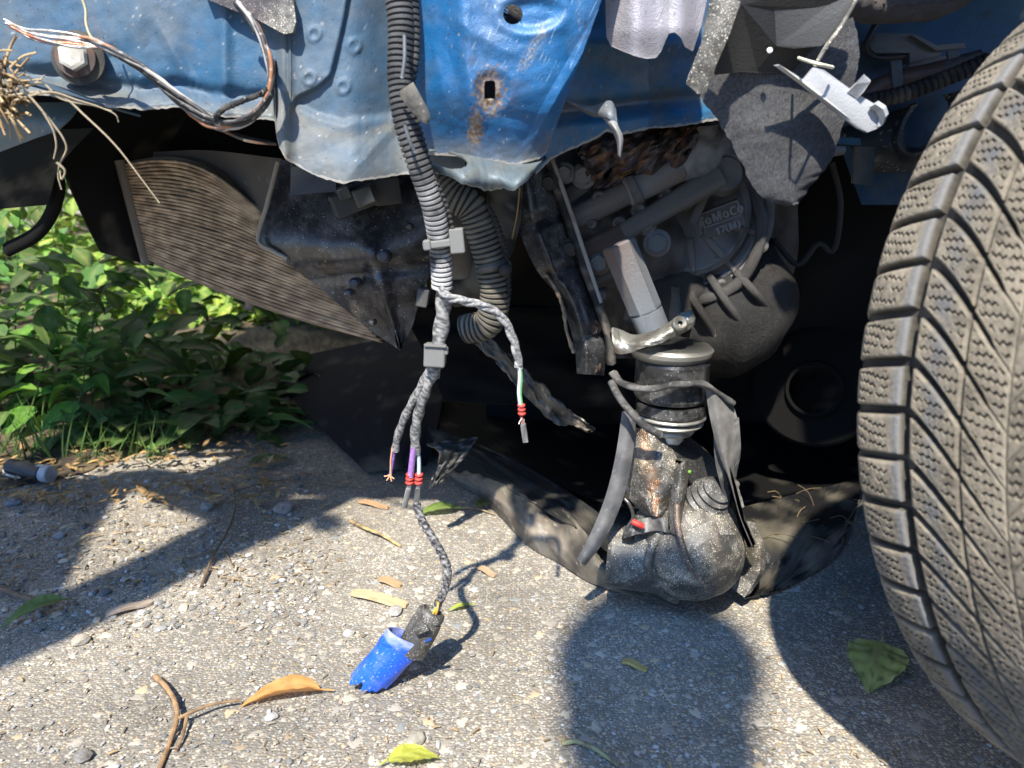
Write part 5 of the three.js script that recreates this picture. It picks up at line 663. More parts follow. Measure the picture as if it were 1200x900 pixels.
// ---------------------------------------------------------------- hanging wiring harness
{
  const h = thing('wiring_harness', 'dusty corrugated wiring harness hanging in front of the blue tower with a blue plug end', 'wiring harness', P(515, 330, 0.665));
  const dk = [0.02, 0.02, 0.021], pale = [0.5, 0.49, 0.47];
  const pts = [[458, -60, 0.64], [464, -20, 0.64], [470, 30, 0.638], [469, 90, 0.634], [475, 140, 0.63], [490, 190, 0.63], [507, 240, 0.64], [515, 285, 0.652], [518, 325, 0.66], [518, 338, 0.662]].map(p => P(...p));
  const pit = 0.0043, cnd = (p, t, a, s) => { const q = Math.abs(((s / pit) % 1) - 0.5) * 2; const top = 1 - ss(0.5, 0.8, q); const amt = clamp((0.1 + 0.95 * ss(0.5, 0.85, t)) * (0.6 + fbm(p.x * 50, p.y * 50, p.z * 50) * 1.6)); return mixc(dk, pale, amt * (0.25 + 0.75 * top)); };
  const conduit = part('conduit', tube(pts, (t, a, s) => rings(M(15, 0.64) * (1 - 0.12 * t), pit, 0.16)(t, a, s), { n: 1000, m: 20, color: cnd }), mRubber, h, 'corrugated black conduit paling with dust towards its lower end');
  part('split_seam', tube([[476, 120], [488, 160], [500, 200], [516, 240], [524, 270], [528, 290]].map(p => P(p[0] + 7, p[1], 0.613 + p[1] * 0.00009)), (t, a, s) => 0.0014 * (1 + 0.5 * Math.sin(s * 1400)), { n: 240, m: 6, color: () => [0.03, 0.03, 0.03] }), mRubber, conduit);
  part('conduit', tube([[478, -40, 0.65], [482, 10, 0.645], [483, 50, 0.642], [480, 85, 0.64], [474, 110, 0.64]].map(p => P(...p)), (t, a, s) => rings(M(9, 0.64), 0.0046, 0.2)(t, a, s), { n: 300, m: 14, color: (p, t, a, s) => dirty(dk, 0, 40, 0.2)(p) }), mRubber, h);
  part('wire', tube([[474, 40, 0.617], [474, 70, 0.613], [471, 92, 0.612]].map(p => P(...p)), 0.0015, { n: 20, m: 8, color: () => [0.09, 0.1, 0.11] }), mWire, h, 'grey wire showing through the split conduit');
  part('wire', tube([[474, 145, 0.606], [480, 165, 0.607], [486, 178, 0.61]].map(p => P(...p)), 0.0014, { n: 20, m: 8, color: () => [0.09, 0.1, 0.11] }), mWire, h);
  part('tape_flap', loft([[466, 108, 0.612], [478, 126, 0.605], [492, 142, 0.60]], [[484, 96, 0.605], [494, 114, 0.60], [504, 136, 0.598], [502, 146, 0.598]], 10, 26, { thick: 0.0015, bulge: (u, v) => 0.004 * Math.sin(u * 3) + 0.002 * fbm(u * 4, v * 6), color: dirty([0.06, 0.057, 0.05], 0.2, 40, 0.3) }), mRubber, h);
  const rbox = (x, y, z, w, hh, d, rz, c, r = 0.0015) => { const g = new RoundedBoxGeometry(M(w, z), M(hh, z), d, 3, r); g.rotateZ(rz); const p = P(x, y, z); g.translate(p.x, p.y, p.z); return tint(g, c); };
  const wh = p => [0.36, 0.355, 0.34];
  const tPale = dtex(512, 512, (x, y) => { const v = toS(clamp(0.5 - 0.55 * Math.max(0, vn(x / 24, y / 24, 21) - 0.45) - 0.35 * Math.max(0, vn(x / 6.4, y / 6.4, 80) - 0.5) + 0.1 * (vn(x / 2, y / 2, 256) - 0.5))); return [v, v, v * 0.985]; }, true, 12); const mPale = std({ map: tPale, roughness: 0.7 });
  const clip = part('cable_clip', [rbox(519, 285, 0.645, 46, 9, 0.014, 0.12, wh), rbox(501, 287, 0.642, 9, 12, 0.012, 0.1, wh)], mPale, h, 'pale plastic cable clip around the conduit');
  part('clip_head', rbox(536, 282, 0.642, 17, 29, 0.014, 0.08, wh), mPale, clip);
  // wrapped tail: main branch with a square tag, and the side branch with a single terminal
  const grit = (a, b, k = 0) => p => mixc(a, b, clamp(0.45 + k + nz(p.x * 420, p.y * 420, p.z * 420) * 1.4 + fbm(p.x * 70, p.y * 70) * 0.8));
  const wrap = grit([0.06, 0.06, 0.06], [0.36, 0.35, 0.33]);
  const tw = (r, k) => (t, a, s) => M(r, 0.67) * (1 + 0.13 * Math.sin(a * 2 + s * k));
  part('taped_cable', tube([[518, 330, 0.66], [520, 352, 0.664], [518, 378, 0.667], [514, 402, 0.668], [510, 425, 0.67], [506, 440, 0.672]].map(p => P(...p)), tw(9, 260), { n: 120, m: 14, color: wrap }), mDust, h);
  part('cable_tag', [rbox(510, 416, 0.664, 26, 27, 0.017, -0.06, wh, 0.002), rbox(510, 405, 0.655, 27, 3, 0.004, -0.06, wh, 0.0004), rbox(523, 411, 0.66, 5, 9, 0.008, 0, wh)], mPale, h, 'square pale plastic tag on the cable');
  part('taped_cable', tube([[512, 425, 0.67], [500, 447, 0.675], [490, 475, 0.682], [484, 505, 0.69], [484, 530, 0.696]].map(p => P(p[0] + 3, p[1], p[2])), tw(6.4, 300), { n: 120, m: 12, color: wrap }), mDust, h);
  part('taped_cable', tube([[505, 430, 0.672], [492, 455, 0.678], [476, 485, 0.686], [466, 512, 0.692], [463, 528, 0.696]].map(p => P(...p)), tw(5, 300), { n: 120, m: 12, color: wrap }), mDust, h);
  const wire = (pts, r, c, lab, par = h) => part('wire', tube(pts.map(p => P(...p)), M(r, 0.69), { n: 40, m: 8, color: typeof c === 'function' ? c : p => mixc(c, [0.4, 0.38, 0.36], clamp(nz(p.x * 300, p.y * 300, p.z * 300) * 0.8)) }), mWire, par, lab);
  wire([[463, 522, 0.696], [460, 542, 0.698], [457, 559, 0.70]], 2.2, [0.16, 0.07, 0.28], 'purple wire');
  wire([[460, 524, 0.694], [458, 540, 0.696], [458, 557, 0.697]], 1.2, [0.55, 0.25, 0.13], 'orange wire');
  for (const [dx, dy] of [[-7, 0], [-4, 5], [2, 6], [5, 3]]) wire([[457, 556, 0.699], [457 + dx * 0.6, 558 + dy * 0.6, 0.697], [457 + dx, 558 + dy, 0.697]], 0.9, [0.55, 0.27, 0.13], 'frayed copper strand');
  wire([[485, 524, 0.692], [483, 540, 0.695], [481, 558, 0.698]], 4, [0.3, 0.13, 0.42], 'purple wire end');
  wire([[489, 524, 0.696], [491, 540, 0.698], [491, 558, 0.70]], 2.6, [0.42, 0.55, 0.56], 'pale green wire end');
  const seal = (x, y, z, w, dx) => part('seal', [0, 1, 2].map(k => { const g = new THREE.TorusGeometry(M(w, z), M(1.8, z), 8, 18); g.rotateX(Math.PI / 2 + 0.15); const p = P(x + dx * k, y + k * 4.6, z); g.translate(p.x, p.y, p.z); return tint(g, [0.45, 0.05, 0.035]); }).concat(lathe([[0, 0], [M(w, z), 0], [M(w, z), M(14, z)], [0, M(14, z)]], P(x + dx * 2, y + 12, z), new V3(0, 1, 0), 16, () => [0.36, 0.045, 0.035])), mWire, h, 'ridged red rubber seal');
  seal(480.5, 556, 0.699, 3.8, -0.3); seal(491, 556, 0.70, 3.8, -0.3);
  const term = (x0, y0, x1, y1, z) => { const a = P(x0, y0, z), b = P(x1, y1, z + 0.004), X = new V3(1, 0, 0), Y = b.clone().sub(a), L = Y.length(); Y.normalize(); X.addScaledVector(Y, -X.dot(Y)).normalize(); const Z = X.clone().cross(Y); const g = new RoundedBoxGeometry(M(7, z), L, M(5, z), 2, 0.0007); const g2 = new RoundedBoxGeometry(M(5, z), L * 0.35, M(3, z), 2, 0.0005); g2.translate(0, -L * 0.6, 0); const g3 = new RoundedBoxGeometry(M(3, z), L * 0.3, M(1.5, z), 1, 0.0003); g3.translate(0, L * 0.1, M(2.6, z)); const mid = a.clone().lerp(b, 0.5); return part('terminal', [tint(xf(g, mid, X, Y, Z), grit([0.12, 0.12, 0.12], [0.5, 0.49, 0.47], 0.1)), tint(xf(g2, mid, X, Y, Z), () => [0.5, 0.49, 0.47]), tint(xf(g3, mid, X, Y, Z), () => [0.14, 0.14, 0.14])], mMetal, h, 'crimped metal terminal'); };
  term(479, 572, 474, 594, 0.70); term(490, 572, 487, 594, 0.701);
  // side branch
  for (let k = 0; k < 3; k++) part('side_wire', tube(Array.from({ length: 26 }, (_, i) => { const f = smoothPoly([[517, 338, 0.655], [524, 347, 0.652], [545, 353, 0.65], [570, 360, 0.65], [588, 372, 0.652], [599, 392, 0.656], [606, 416, 0.66], [608, 430, 0.662]])(i / 25); const a = i * 0.62 + k * 2.09; return P(f[0] + 2.7 * Math.cos(a), f[1] + 2.7 * Math.sin(a), f[2] + 0.002 * Math.sin(a + 1)); }), M(3, 0.65), { n: 120, m: 8, color: grit([0.13, 0.13, 0.13], [0.4, 0.39, 0.37], 0.05) }), mDust, h);
  wire([[606, 416, 0.66], [609, 440, 0.664], [608, 460, 0.667], [610, 478, 0.67]], 2.2, [0.6, 0.62, 0.6], 'white wire');
  wire([[608, 420, 0.661], [611, 442, 0.665], [610, 462, 0.668], [612, 478, 0.67]], 1.8, [0.1, 0.42, 0.12], 'green wire');
  seal(611, 475, 0.67, 3.4, 0.3); wire([[611, 488, 0.67], [613, 496, 0.672]], 2, [0.5, 0.12, 0.08], 'red wire stub'); term(613, 497, 616, 518, 0.672);
  wire([[612, 490, 0.669], [609, 494, 0.668], [608, 497, 0.667]], 0.6, [0.7, 0.68, 0.62], 'stray strand');
  // braided tail down to the plug
  for (let k = 0; k < 3; k++) part('braid_strand', tube(Array.from({ length: 40 }, (_, i) => { const f = smoothPoly([[488, 590, 0.70], [492, 605, 0.695], [505, 628, 0.685], [518, 650, 0.675], [524, 668, 0.67], [521, 690, 0.665], [513, 708, 0.663], [509, 718, 0.664]])(i / 39); const a = i * 0.75 + k * 2.09; return P(f[0] + 2.9 * Math.cos(a), f[1] + 1.5 * Math.sin(a), f[2] + 0.0024 * Math.sin(a)); }), M(3.1, 0.67), { n: 160, m: 8, color: grit([0.018, 0.018, 0.02], [0.3, 0.29, 0.28], -0.22) }), mRubber, h);
  wire([[512, 704, 0.662], [510, 714, 0.66], [506, 722, 0.662]], 1.8, [0.6, 0.5, 0.05], 'yellow wire'); wire([[514, 705, 0.66], [512, 716, 0.658], [509, 724, 0.66]], 1.6, [0.5, 0.3, 0.04], 'orange wire');
  // plug body
  const A = P(507, 716, 0.664), B = P(480, 766, 0.655), D = B.clone().sub(A), L = D.length(), m = q => M(q, 0.66);
  const gk = p => [0.95, 0.93, 0.9];
  const oct = an => 1 + 0.09 * Math.pow(Math.abs(Math.cos(2 * an)), 3);
  const plug = part('plug_body', lathe([[m(6), m(8)], [m(10), m(6)], [m(13), m(-2)], [m(16.5), 0], [m(18), m(4)], [m(18), m(10)], [m(16.5), m(11)], [m(16.5), m(13)], [m(18.5), m(14)], [m(19.5), m(24)], [m(19.5), L - m(6)], [m(18), L - m(2)], [0, L]], A, D, 40, gk, oct), mGritH, h, 'gritty black plug body');
  const Dn = D.clone().normalize(); const sx = new V3(0, 0, 1).cross(Dn).normalize();
  part('latch', [rbox(500, 752, 0.637, 16, 5, 0.004, 0.45, gk, 0.0008), rbox(494, 738, 0.640, 20, 9, 0.004, 0.45, gk, 0.001)], mGritH, plug); part('latch', rbox(502, 750, 0.634, 10, 2.5, 0.003, 0.45, () => [0.01, 0.06, 0.3], 0.0005), mPlastic, plug, 'blue latch tip');
  // broken blue cap: open tapered shell
  const ca = P(478, 748, 0.657), cb = P(432, 799, 0.652), cd = cb.clone().sub(ca), cl = cd.length(), Yc = cd.clone().normalize(), Xc = new V3(0, 0, 1).cross(Yc).normalize(), Zc = Xc.clone().cross(Yc);
  part('plug_cap', surf((u, v) => {
    const an = u * Math.PI * 2, end = cl * (0.95 + 0.15 * Math.cos(an + 2.6) + 0.2 * nz(Math.cos(an) * 2.6, Math.sin(an) * 2.6, 2) + 0.05 * nz(Math.cos(an) * 9, Math.sin(an) * 9, 5)), st = cl * (-0.03 - 0.1 * Math.cos(an + 0.4));
    let rx = m(27) * (1 - 0.16 * v) * (1 + 0.07 * nz(Math.cos(an) * 2, Math.sin(an) * 2 + v * 2.5, 6) * (0.3 + v)) * (1 + 0.06 * Math.cos(2 * an)), rz = m(21) * (1 - 0.1 * v) * 0.9; const step = 1 - 0.1 * ss(0.3, 0.33, v) * 0 + 0.07 * (1 - ss(0.24, 0.3, v - 0.08 * Math.sin(an)));
    return ca.clone().addScaledVector(Xc, Math.cos(an) * rx * step).addScaledVector(Zc, Math.sin(an) * rz * step).addScaledVector(Yc, lerp(st, end, v));
  }, 170, 130, { thick: 0.0016, color: (p, u, v) => mixc([0.006, 0.085, 0.55], [0.5, 0.5, 0.48], clamp(speck(p, 520, 0.36) * 0.55 + 0.5 * (1 - ss(0, 0.2, v + 0.2 * fbm(u * 8, v * 8))) + 0.25 * fbm(p.x * 80, p.y * 80))) }), new THREE.MeshPhysicalMaterial({ vertexColors: true, roughness: 0.4, clearcoat: 0.2, bumpMap: tGrain, bumpScale: 0.0003 }), h, 'broken bright blue plug cap');
}

// ---------------------------------------------------------------- burnt wire bundle hanging across the left panel
{
  const w = thing('burnt_wire_bundle', 'burnt wire bundle with bared strands hanging across the left blue panel', 'wire bundle', P(220, 120, 0.66));
  const path = [[80, 44, 0.655], [112, 50, 0.652], [135, 62, 0.65], [160, 76, 0.652], [182, 92, 0.655], [205, 112, 0.655], [225, 128, 0.655], [247, 143, 0.655], [272, 147, 0.655], [296, 136, 0.655], [312, 118, 0.655], [318, 96, 0.655], [314, 66, 0.655], [303, 38, 0.657], [290, 18, 0.66], [278, 4, 0.664]];
  const f = smoothPoly(path);
  const cols = [[0.02, 0.02, 0.02], [0.015, 0.014, 0.014], [0.35, 0.33, 0.3], [0.05, 0.05, 0.05], [0.3, 0.13, 0.06], [0.025, 0.024, 0.022]];
  for (let k = 0; k < 6; k++) { const c = cols[k]; part('wire', tube(Array.from({ length: 46 }, (_, i) => { const t = i / 45, q = f(t), a = k * 1.05 + t * 9, sp2 = 2.6 + 3.2 * gauss((t - 0.45) / 0.16) ; return P(q[0] + sp2 * Math.cos(a) + 1.2 * nz(t * 20, k), q[1] + sp2 * Math.sin(a) + 1.2 * nz(t * 20, k + 9), q[2] + 0.003 * Math.sin(a)); }), (t) => M(2.3, 0.655) * (1 + 0.3 * nz(t * 30, k)), { n: 200, m: 7, color: p => mixc(c, [0.4, 0.37, 0.33], clamp(speck(p, 260, 0.22) * 0.8 + fbm(p.x * 90, p.y * 90) * 0.9 * (p.x < -0.32 ? 1.6 : 0.5))) }), mWire, w); }
  const sil = p => mixc([0.45, 0.43, 0.4], [0.16, 0.13, 0.1], clamp(0.2 + nz(p.x * 200, p.y * 200, p.z * 200) * 1.6));
  for (let k = 0; k < 7; k++) part('bared_strand', tube([[4 + k * 2, 24 + k * 1.2, 0.65], [28 + k, 33 + k * 1.7, 0.65], [56, 37 + k * 2.4, 0.648 + 0.002 * Math.sin(k)], [86, 42 + k * 2.3, 0.65], [112 + k * 3, 50 + k * 1.8, 0.652], [132, 58 + k, 0.652]].map(p => P(p[0], p[1] + 2 * Math.sin(k * 2.1 + p[0]), p[2])), M(k === 4 ? 1.8 : 1.5, 0.65), { n: 60, m: 6, color: k === 4 ? () => [0.5, 0.16, 0.09] : sil }), mMetal, w);
  part('yellow_wire', tube([[92, -12, 0.655], [100, 10, 0.655], [101, 28, 0.652], [106, 42, 0.65], [112, 48, 0.65]].map(p => P(...p)), M(1.4, 0.65), { n: 30, m: 6, color: () => [0.4, 0.34, 0.2] }), mWire, w);
  part('charred_tape', tube([[250, 140, 0.65], [262, 128, 0.648], [285, 118, 0.65], [305, 110, 0.652], [314, 104, 0.652]].map(p => P(...p)), (t, a) => M(4, 0.65) * (0.7 + 0.6 * Math.abs(nz(t * 12, a))), { n: 60, m: 8, color: dirty([0.02, 0.02, 0.02], -0.1, 60, 1) }), mRubber, w);
}
// dry grass caught on the panel edge at the left
{
  const g = thing('dry_grass_tuft', 'tuft of dry straw caught on the blue panel edge at the far left', 'grass tuft', P(14, 112, 0.6));
  const tan = v => p => mixc([0.46, 0.34, 0.18], [0.2, 0.12, 0.06], v);
  const tuft = []; for (let k = 0; k < 110; k++) { const x = rr(-25, 16), y = rr(70, 140), a = rr(-2.4, 1.6), L = rr(12, 42); tuft.push(tube([P(x, y, rr(0.58, 0.62)), P(x + Math.cos(a) * L * 0.5, y + Math.sin(a) * L * 0.5 + rr(-3, 3), rr(0.575, 0.61)), P(x + Math.cos(a) * L, y + Math.sin(a) * L + 4, rr(0.57, 0.61))], M(rr(0.7, 1.9), 0.6), { n: 8, m: 5, color: tan(rnd()) })); }
  const tf = part('straw', tuft, mDry, g); tf.userData.kind = 'stuff';
  const stems = [[[10, 112], [50, 108], [72, 112], [100, 136], [135, 170], [166, 210], [187, 238]], [[8, 108], [40, 98], [53, 88]], [[16, 118], [60, 108], [90, 117], [118, 126], [136, 135], [139, 143]], [[20, 104], [50, 98], [70, 115], [110, 124], [131, 130]], [[28, 105], [48, 128], [62, 145], [74, 162], [78, 174], [70, 192], [68, 206], [72, 222]], [[50, 130], [62, 152], [66, 170], [63, 186]], [[66, 190], [76, 200], [72, 210], [70, 200]]];
  for (const s of stems) part('stem', tube(s.map((p, i) => P(p[0], p[1], 0.585 + 0.002 * i)), (t) => M(1.5 - 0.8 * t, 0.6), { n: 50, m: 6, color: () => [0.5, 0.41, 0.27] }), mDry, g);
}

// ---------------------------------------------------------------- weeds at the left
function leafGeo(len, wid, o = {}) { // lies along +x, face up
  const { curl = 0.3, fold = 0.25, serr = 0.04, c0 = [0.05, 0.11, 0.02], c1 = [0.09, 0.19, 0.03], vein = 0.5, tip = 1.2, nu = 26, nv = 10, sd = 0, blot } = o;
  return surf((u, v) => {
    const w = (v - 0.5) * 2, prof = Math.pow(Math.sin(Math.PI * Math.pow(u, 0.72)), 0.85) * (1 - 0.25 * u * (tip - 1)) * (1 + serr * Math.sin(u * 60));
    const x = len * u, zc = w * wid * 0.5 * prof; const side = Math.abs(w);
    const y = len * (curl * (u * (1 - u)) - 0.35 * curl * u * u) + fold * side * side * wid * 0.5 * prof + 0.025 * len * nz(u * 4 + sd, w * 2, sd) + 0.018 * wid * Math.cos(u * 34 - side * 5) * side;
    return { p: new V3(x, y, zc), w, u };
  }, nu, nv, { face: new V3(0, 1, 0), color: (p, u, v, e) => { const side = Math.abs(e.w); let vv = gauss(e.w / 0.09) * 0.8 + 0.35 * Math.pow(Math.max(0, Math.cos(u * 34 - side * 5)), 8) * (1 - side); let c = mixc(c0, c1, clamp(0.45 + nz(u * 5 + sd, e.w * 3, sd) * 0.9)); c = mixc(c, mixc(c1, [0.3, 0.32, 0.14], 0.6), vv * vein); if (blot) c = mixc(c, blot, clamp(nz(u * 6, e.w * 4, sd + 4) * 2.4 - 0.2)); return c; } });
}
const shared = Array.from({ length: 6 }, (_, k) => leafGeo(1, [0.5, 0.55, 0.45, 0.6, 0.5, 0.4][k], { sd: k * 3.1, curl: 0.2 + 0.12 * k, c0: [[0.075, 0.2, 0.02], [0.11, 0.25, 0.02], [0.05, 0.15, 0.025]][k % 3], c1: [[0.15, 0.36, 0.03], [0.22, 0.43, 0.035], [0.1, 0.27, 0.04]][k % 3], fold: 0.15 + 0.05 * k }));
{
  const group = 'green weeds growing at the left edge of the asphalt';
  function weed(x, y, h, n, ls, lab, lean) {
    const b = G(x, y, 0.005); const o = thing('weed_plant', lab, 'weed', b, lab === 0 ? group : undefined);
    const top = b.clone().add(new V3(lean[0], h, lean[1])), mid = b.clone().lerp(top, 0.5).add(new V3(rr(-0.02, 0.02), 0.01, rr(-0.02, 0.02)));
    const c = new THREE.CatmullRomCurve3([b, mid, top]);
    part('stem', tube([b, mid, top], t => 0.0022 * (1 - 0.6 * t), { n: 24, m: 7, color: () => [0.07, 0.13, 0.03] }), mLeaf, o);
    let az = rr(0, 6.28);
    for (let i = 0; i < n; i++) {
      const t = 0.14 + 0.86 * i / (n - 1), p = c.getPointAt(Math.min(1, t)), m = new THREE.Mesh(shared[(i * 5 + x) % 6 | 0], mLeaf); m.name = 'leaf'; m.castShadow = m.receiveShadow = true;
      az += 2.4 + rr(-0.4, 0.4); const s = 1.08 * ls * (1.05 - 0.5 * Math.abs(t - 0.45) - 0.25 * t) * rr(0.8, 1.2); m.scale.setScalar(s);
      m.position.copy(p).sub(b); m.rotation.set(0, az, 0, 'YXZ'); m.rotateZ(rr(-0.5, 0.35) + 0.45 * ss(0.7, 1, t)); m.rotateX(rr(-0.35, 0.35)); o.add(m);
    }
  }
  const spots = [[26, 512, 0.2, 12, 0.085, 'leafy green weed with broad leaves at the lower left'], [70, 520, 0.17, 12, 0.08, 'bright green weed leaning over the asphalt edge'], [110, 500, 0.25, 13, 0.085, 'tall weed with pointed leaves in the front row'], [-40, 520, 0.3, 14, 0.09, 'weed cut by the left frame edge, in front'],
    [20, 480, 0.4, 16, 0.085, 'tallest sunlit weed at the left frame edge'], [150, 480, 0.2, 12, 0.085, 'dark green weed behind the front row beside the litter'], [185, 470, 0.14, 9, 0.1, 'low weed with drooping leaves next to the bare earth'], [70, 462, 0.36, 15, 0.09, 'tall dark weed behind the bright one'],
    [130, 450, 0.2, 12, 0.085, 'weed in deep shade under the bent radiator'], [220, 458, 0.1, 8, 0.085, 'small shaded weed right of the others'], [-30, 462, 0.46, 17, 0.09, 'tall weed with yellow green top leaves left behind'], [268, 440, 0.07, 7, 0.08, 'farthest right weed beside the dark flap'],
    [180, 436, 0.15, 10, 0.08, 'weed standing under the radiator corner'], [95, 425, 0.42, 16, 0.09, 'high weed under the blue car nose'], [10, 435, 0.52, 18, 0.095, 'highest weed rising in front of the dark bumper remnant']];
  for (const s of spots) weed(...s, [rr(-0.05, 0.09), rr(-0.03, 0.06)]);
  // undergrowth, grass and the sunny scrub beyond the car: nobody could count these
  const inst = (name, geo, mt, n, place, lab, cat) => { const im = new THREE.InstancedMesh(geo, mt, n), o = new THREE.Object3D(), c = new THREE.Color(); for (let i = 0; i < n; i++) { place(o, c, i); o.updateMatrix(); im.setMatrixAt(i, o.matrix); im.setColorAt(i, c); } im.name = name; im.castShadow = im.receiveShadow = true; scene.add(im); tag(im, lab, cat, null, 'stuff'); };
  const lf = leafGeo(1, 0.5, { nu: 8, nv: 4, serr: 0, c0: [0.04, 0.1, 0.018], c1: [0.08, 0.18, 0.03] });
  inst('undergrowth', lf, mLeaf, 900, (o, c) => { const p = G(rr(-260, 330), 380 + 150 * Math.sqrt(rnd())); const d = clamp((p.x + 0.1) * -1.3, 0.15, 1); if (p.z > -1.3 + 0.4 * (p.x + 0.75) * -1) p.z = -1.35 - rr(0, 0.5); if (p.x > -0.62) p.y = -1; o.position.set(p.x, Math.pow(rnd(), 1.5) * (p.y < 0 ? 0.1 : 0.34) * d + 0.01, p.z); o.rotation.set(rr(-0.7, 0.7), rr(0, 6.28), rr(-0.7, 0.5)); o.scale.setScalar(rr(0.05, 0.1)); const v = rr(0.6, 1.25); c.setRGB(v * rr(0.9, 1.25), v, v * rr(0.7, 1)); }, 'mass of small green leaves between the weeds', 'undergrowth');
  inst('scrub', lf, mLeaf, 1300, (o, c) => { const x = rr(-1.6, 0.1), z = -2.35 - rr(0, 0.7); o.position.set(x, 0.02 + 0.38 * Math.pow(rnd(), 1.2) * clamp(0.6 + fbm(x * 2, z * 2, 5) * 2), z); o.rotation.set(rr(-0.8, 0.8), rr(0, 6.28), rr(-0.8, 0.6)); o.scale.setScalar(rr(0.05, 0.11)); const v = rr(1.6, 2.8); c.setRGB(v * rr(1.1, 1.6), v, v * 0.7); }, 'weeds coloured bright as if sunlit, seen through the gap under the radiator', 'weeds');  // leaf colours raised so this patch looks sunlit
  inst('scrub', lf, mLeaf, 9000, (o, c) => { const a = rnd(); const x = rr(-6.5, 1.5), z = -3.0 - rr(0, 3.2); const top = 0.5 + 1.6 * clamp(0.5 + fbm(x * 0.7, z * 0.7, 3) * 1.6) * ss(-3, -4.4, z); o.position.set(x, top * Math.pow(a, 0.7), z); o.rotation.set(rr(-1, 1), rr(0, 6.28), rr(-1, 1)); o.scale.setScalar(rr(0.07, 0.18)); const v = rr(0.8, 1.6); c.setRGB(v * rr(1, 1.5), v, v * 0.7); }, 'sunlit green scrub beyond the car', 'scrub');
  const bl = surf((u, v) => new V3((v - 0.5) * 0.05 * (1 - u), u, 0.35 * u * u), 6, 2, { face: new V3(0, 0, 1), color: (p, u) => mixc([0.06, 0.12, 0.025], [0.13, 0.25, 0.05], u) });
  inst('grass', bl, mLeaf, 420, (o, c) => { const p = G(rr(-120, 200), rr(505, 548)); o.position.set(p.x, 0.004, p.z); o.rotation.set(rr(-0.5, 0.5), rr(0, 6.28), rr(-0.5, 0.5)); o.scale.set(rr(0.05, 0.1), rr(0.03, 0.11), rr(0.05, 0.1)); const v = rr(0.7, 1.2); c.setRGB(v, v, v); }, 'short green grass blades at the foot of the weeds', 'grass');
  inst('leaf_litter', lf, mDry, 1300, (o, c) => { const p = G(rr(-150, 330), rr(470, 600)); o.position.set(p.x, 0.012 + rr(0, 0.008), p.z); o.rotation.set(rr(-0.4, 0.4), rr(0, 6.28), rr(-0.3, 0.3)); o.scale.set(rr(0.008, 0.03), 0.01, rr(0.006, 0.02)); const v = rr(0.7, 1.6); c.setRGB(v * 3.6, v * 1.15, v * 2.2); }, 'brown leaf litter under the weeds', 'litter');
}

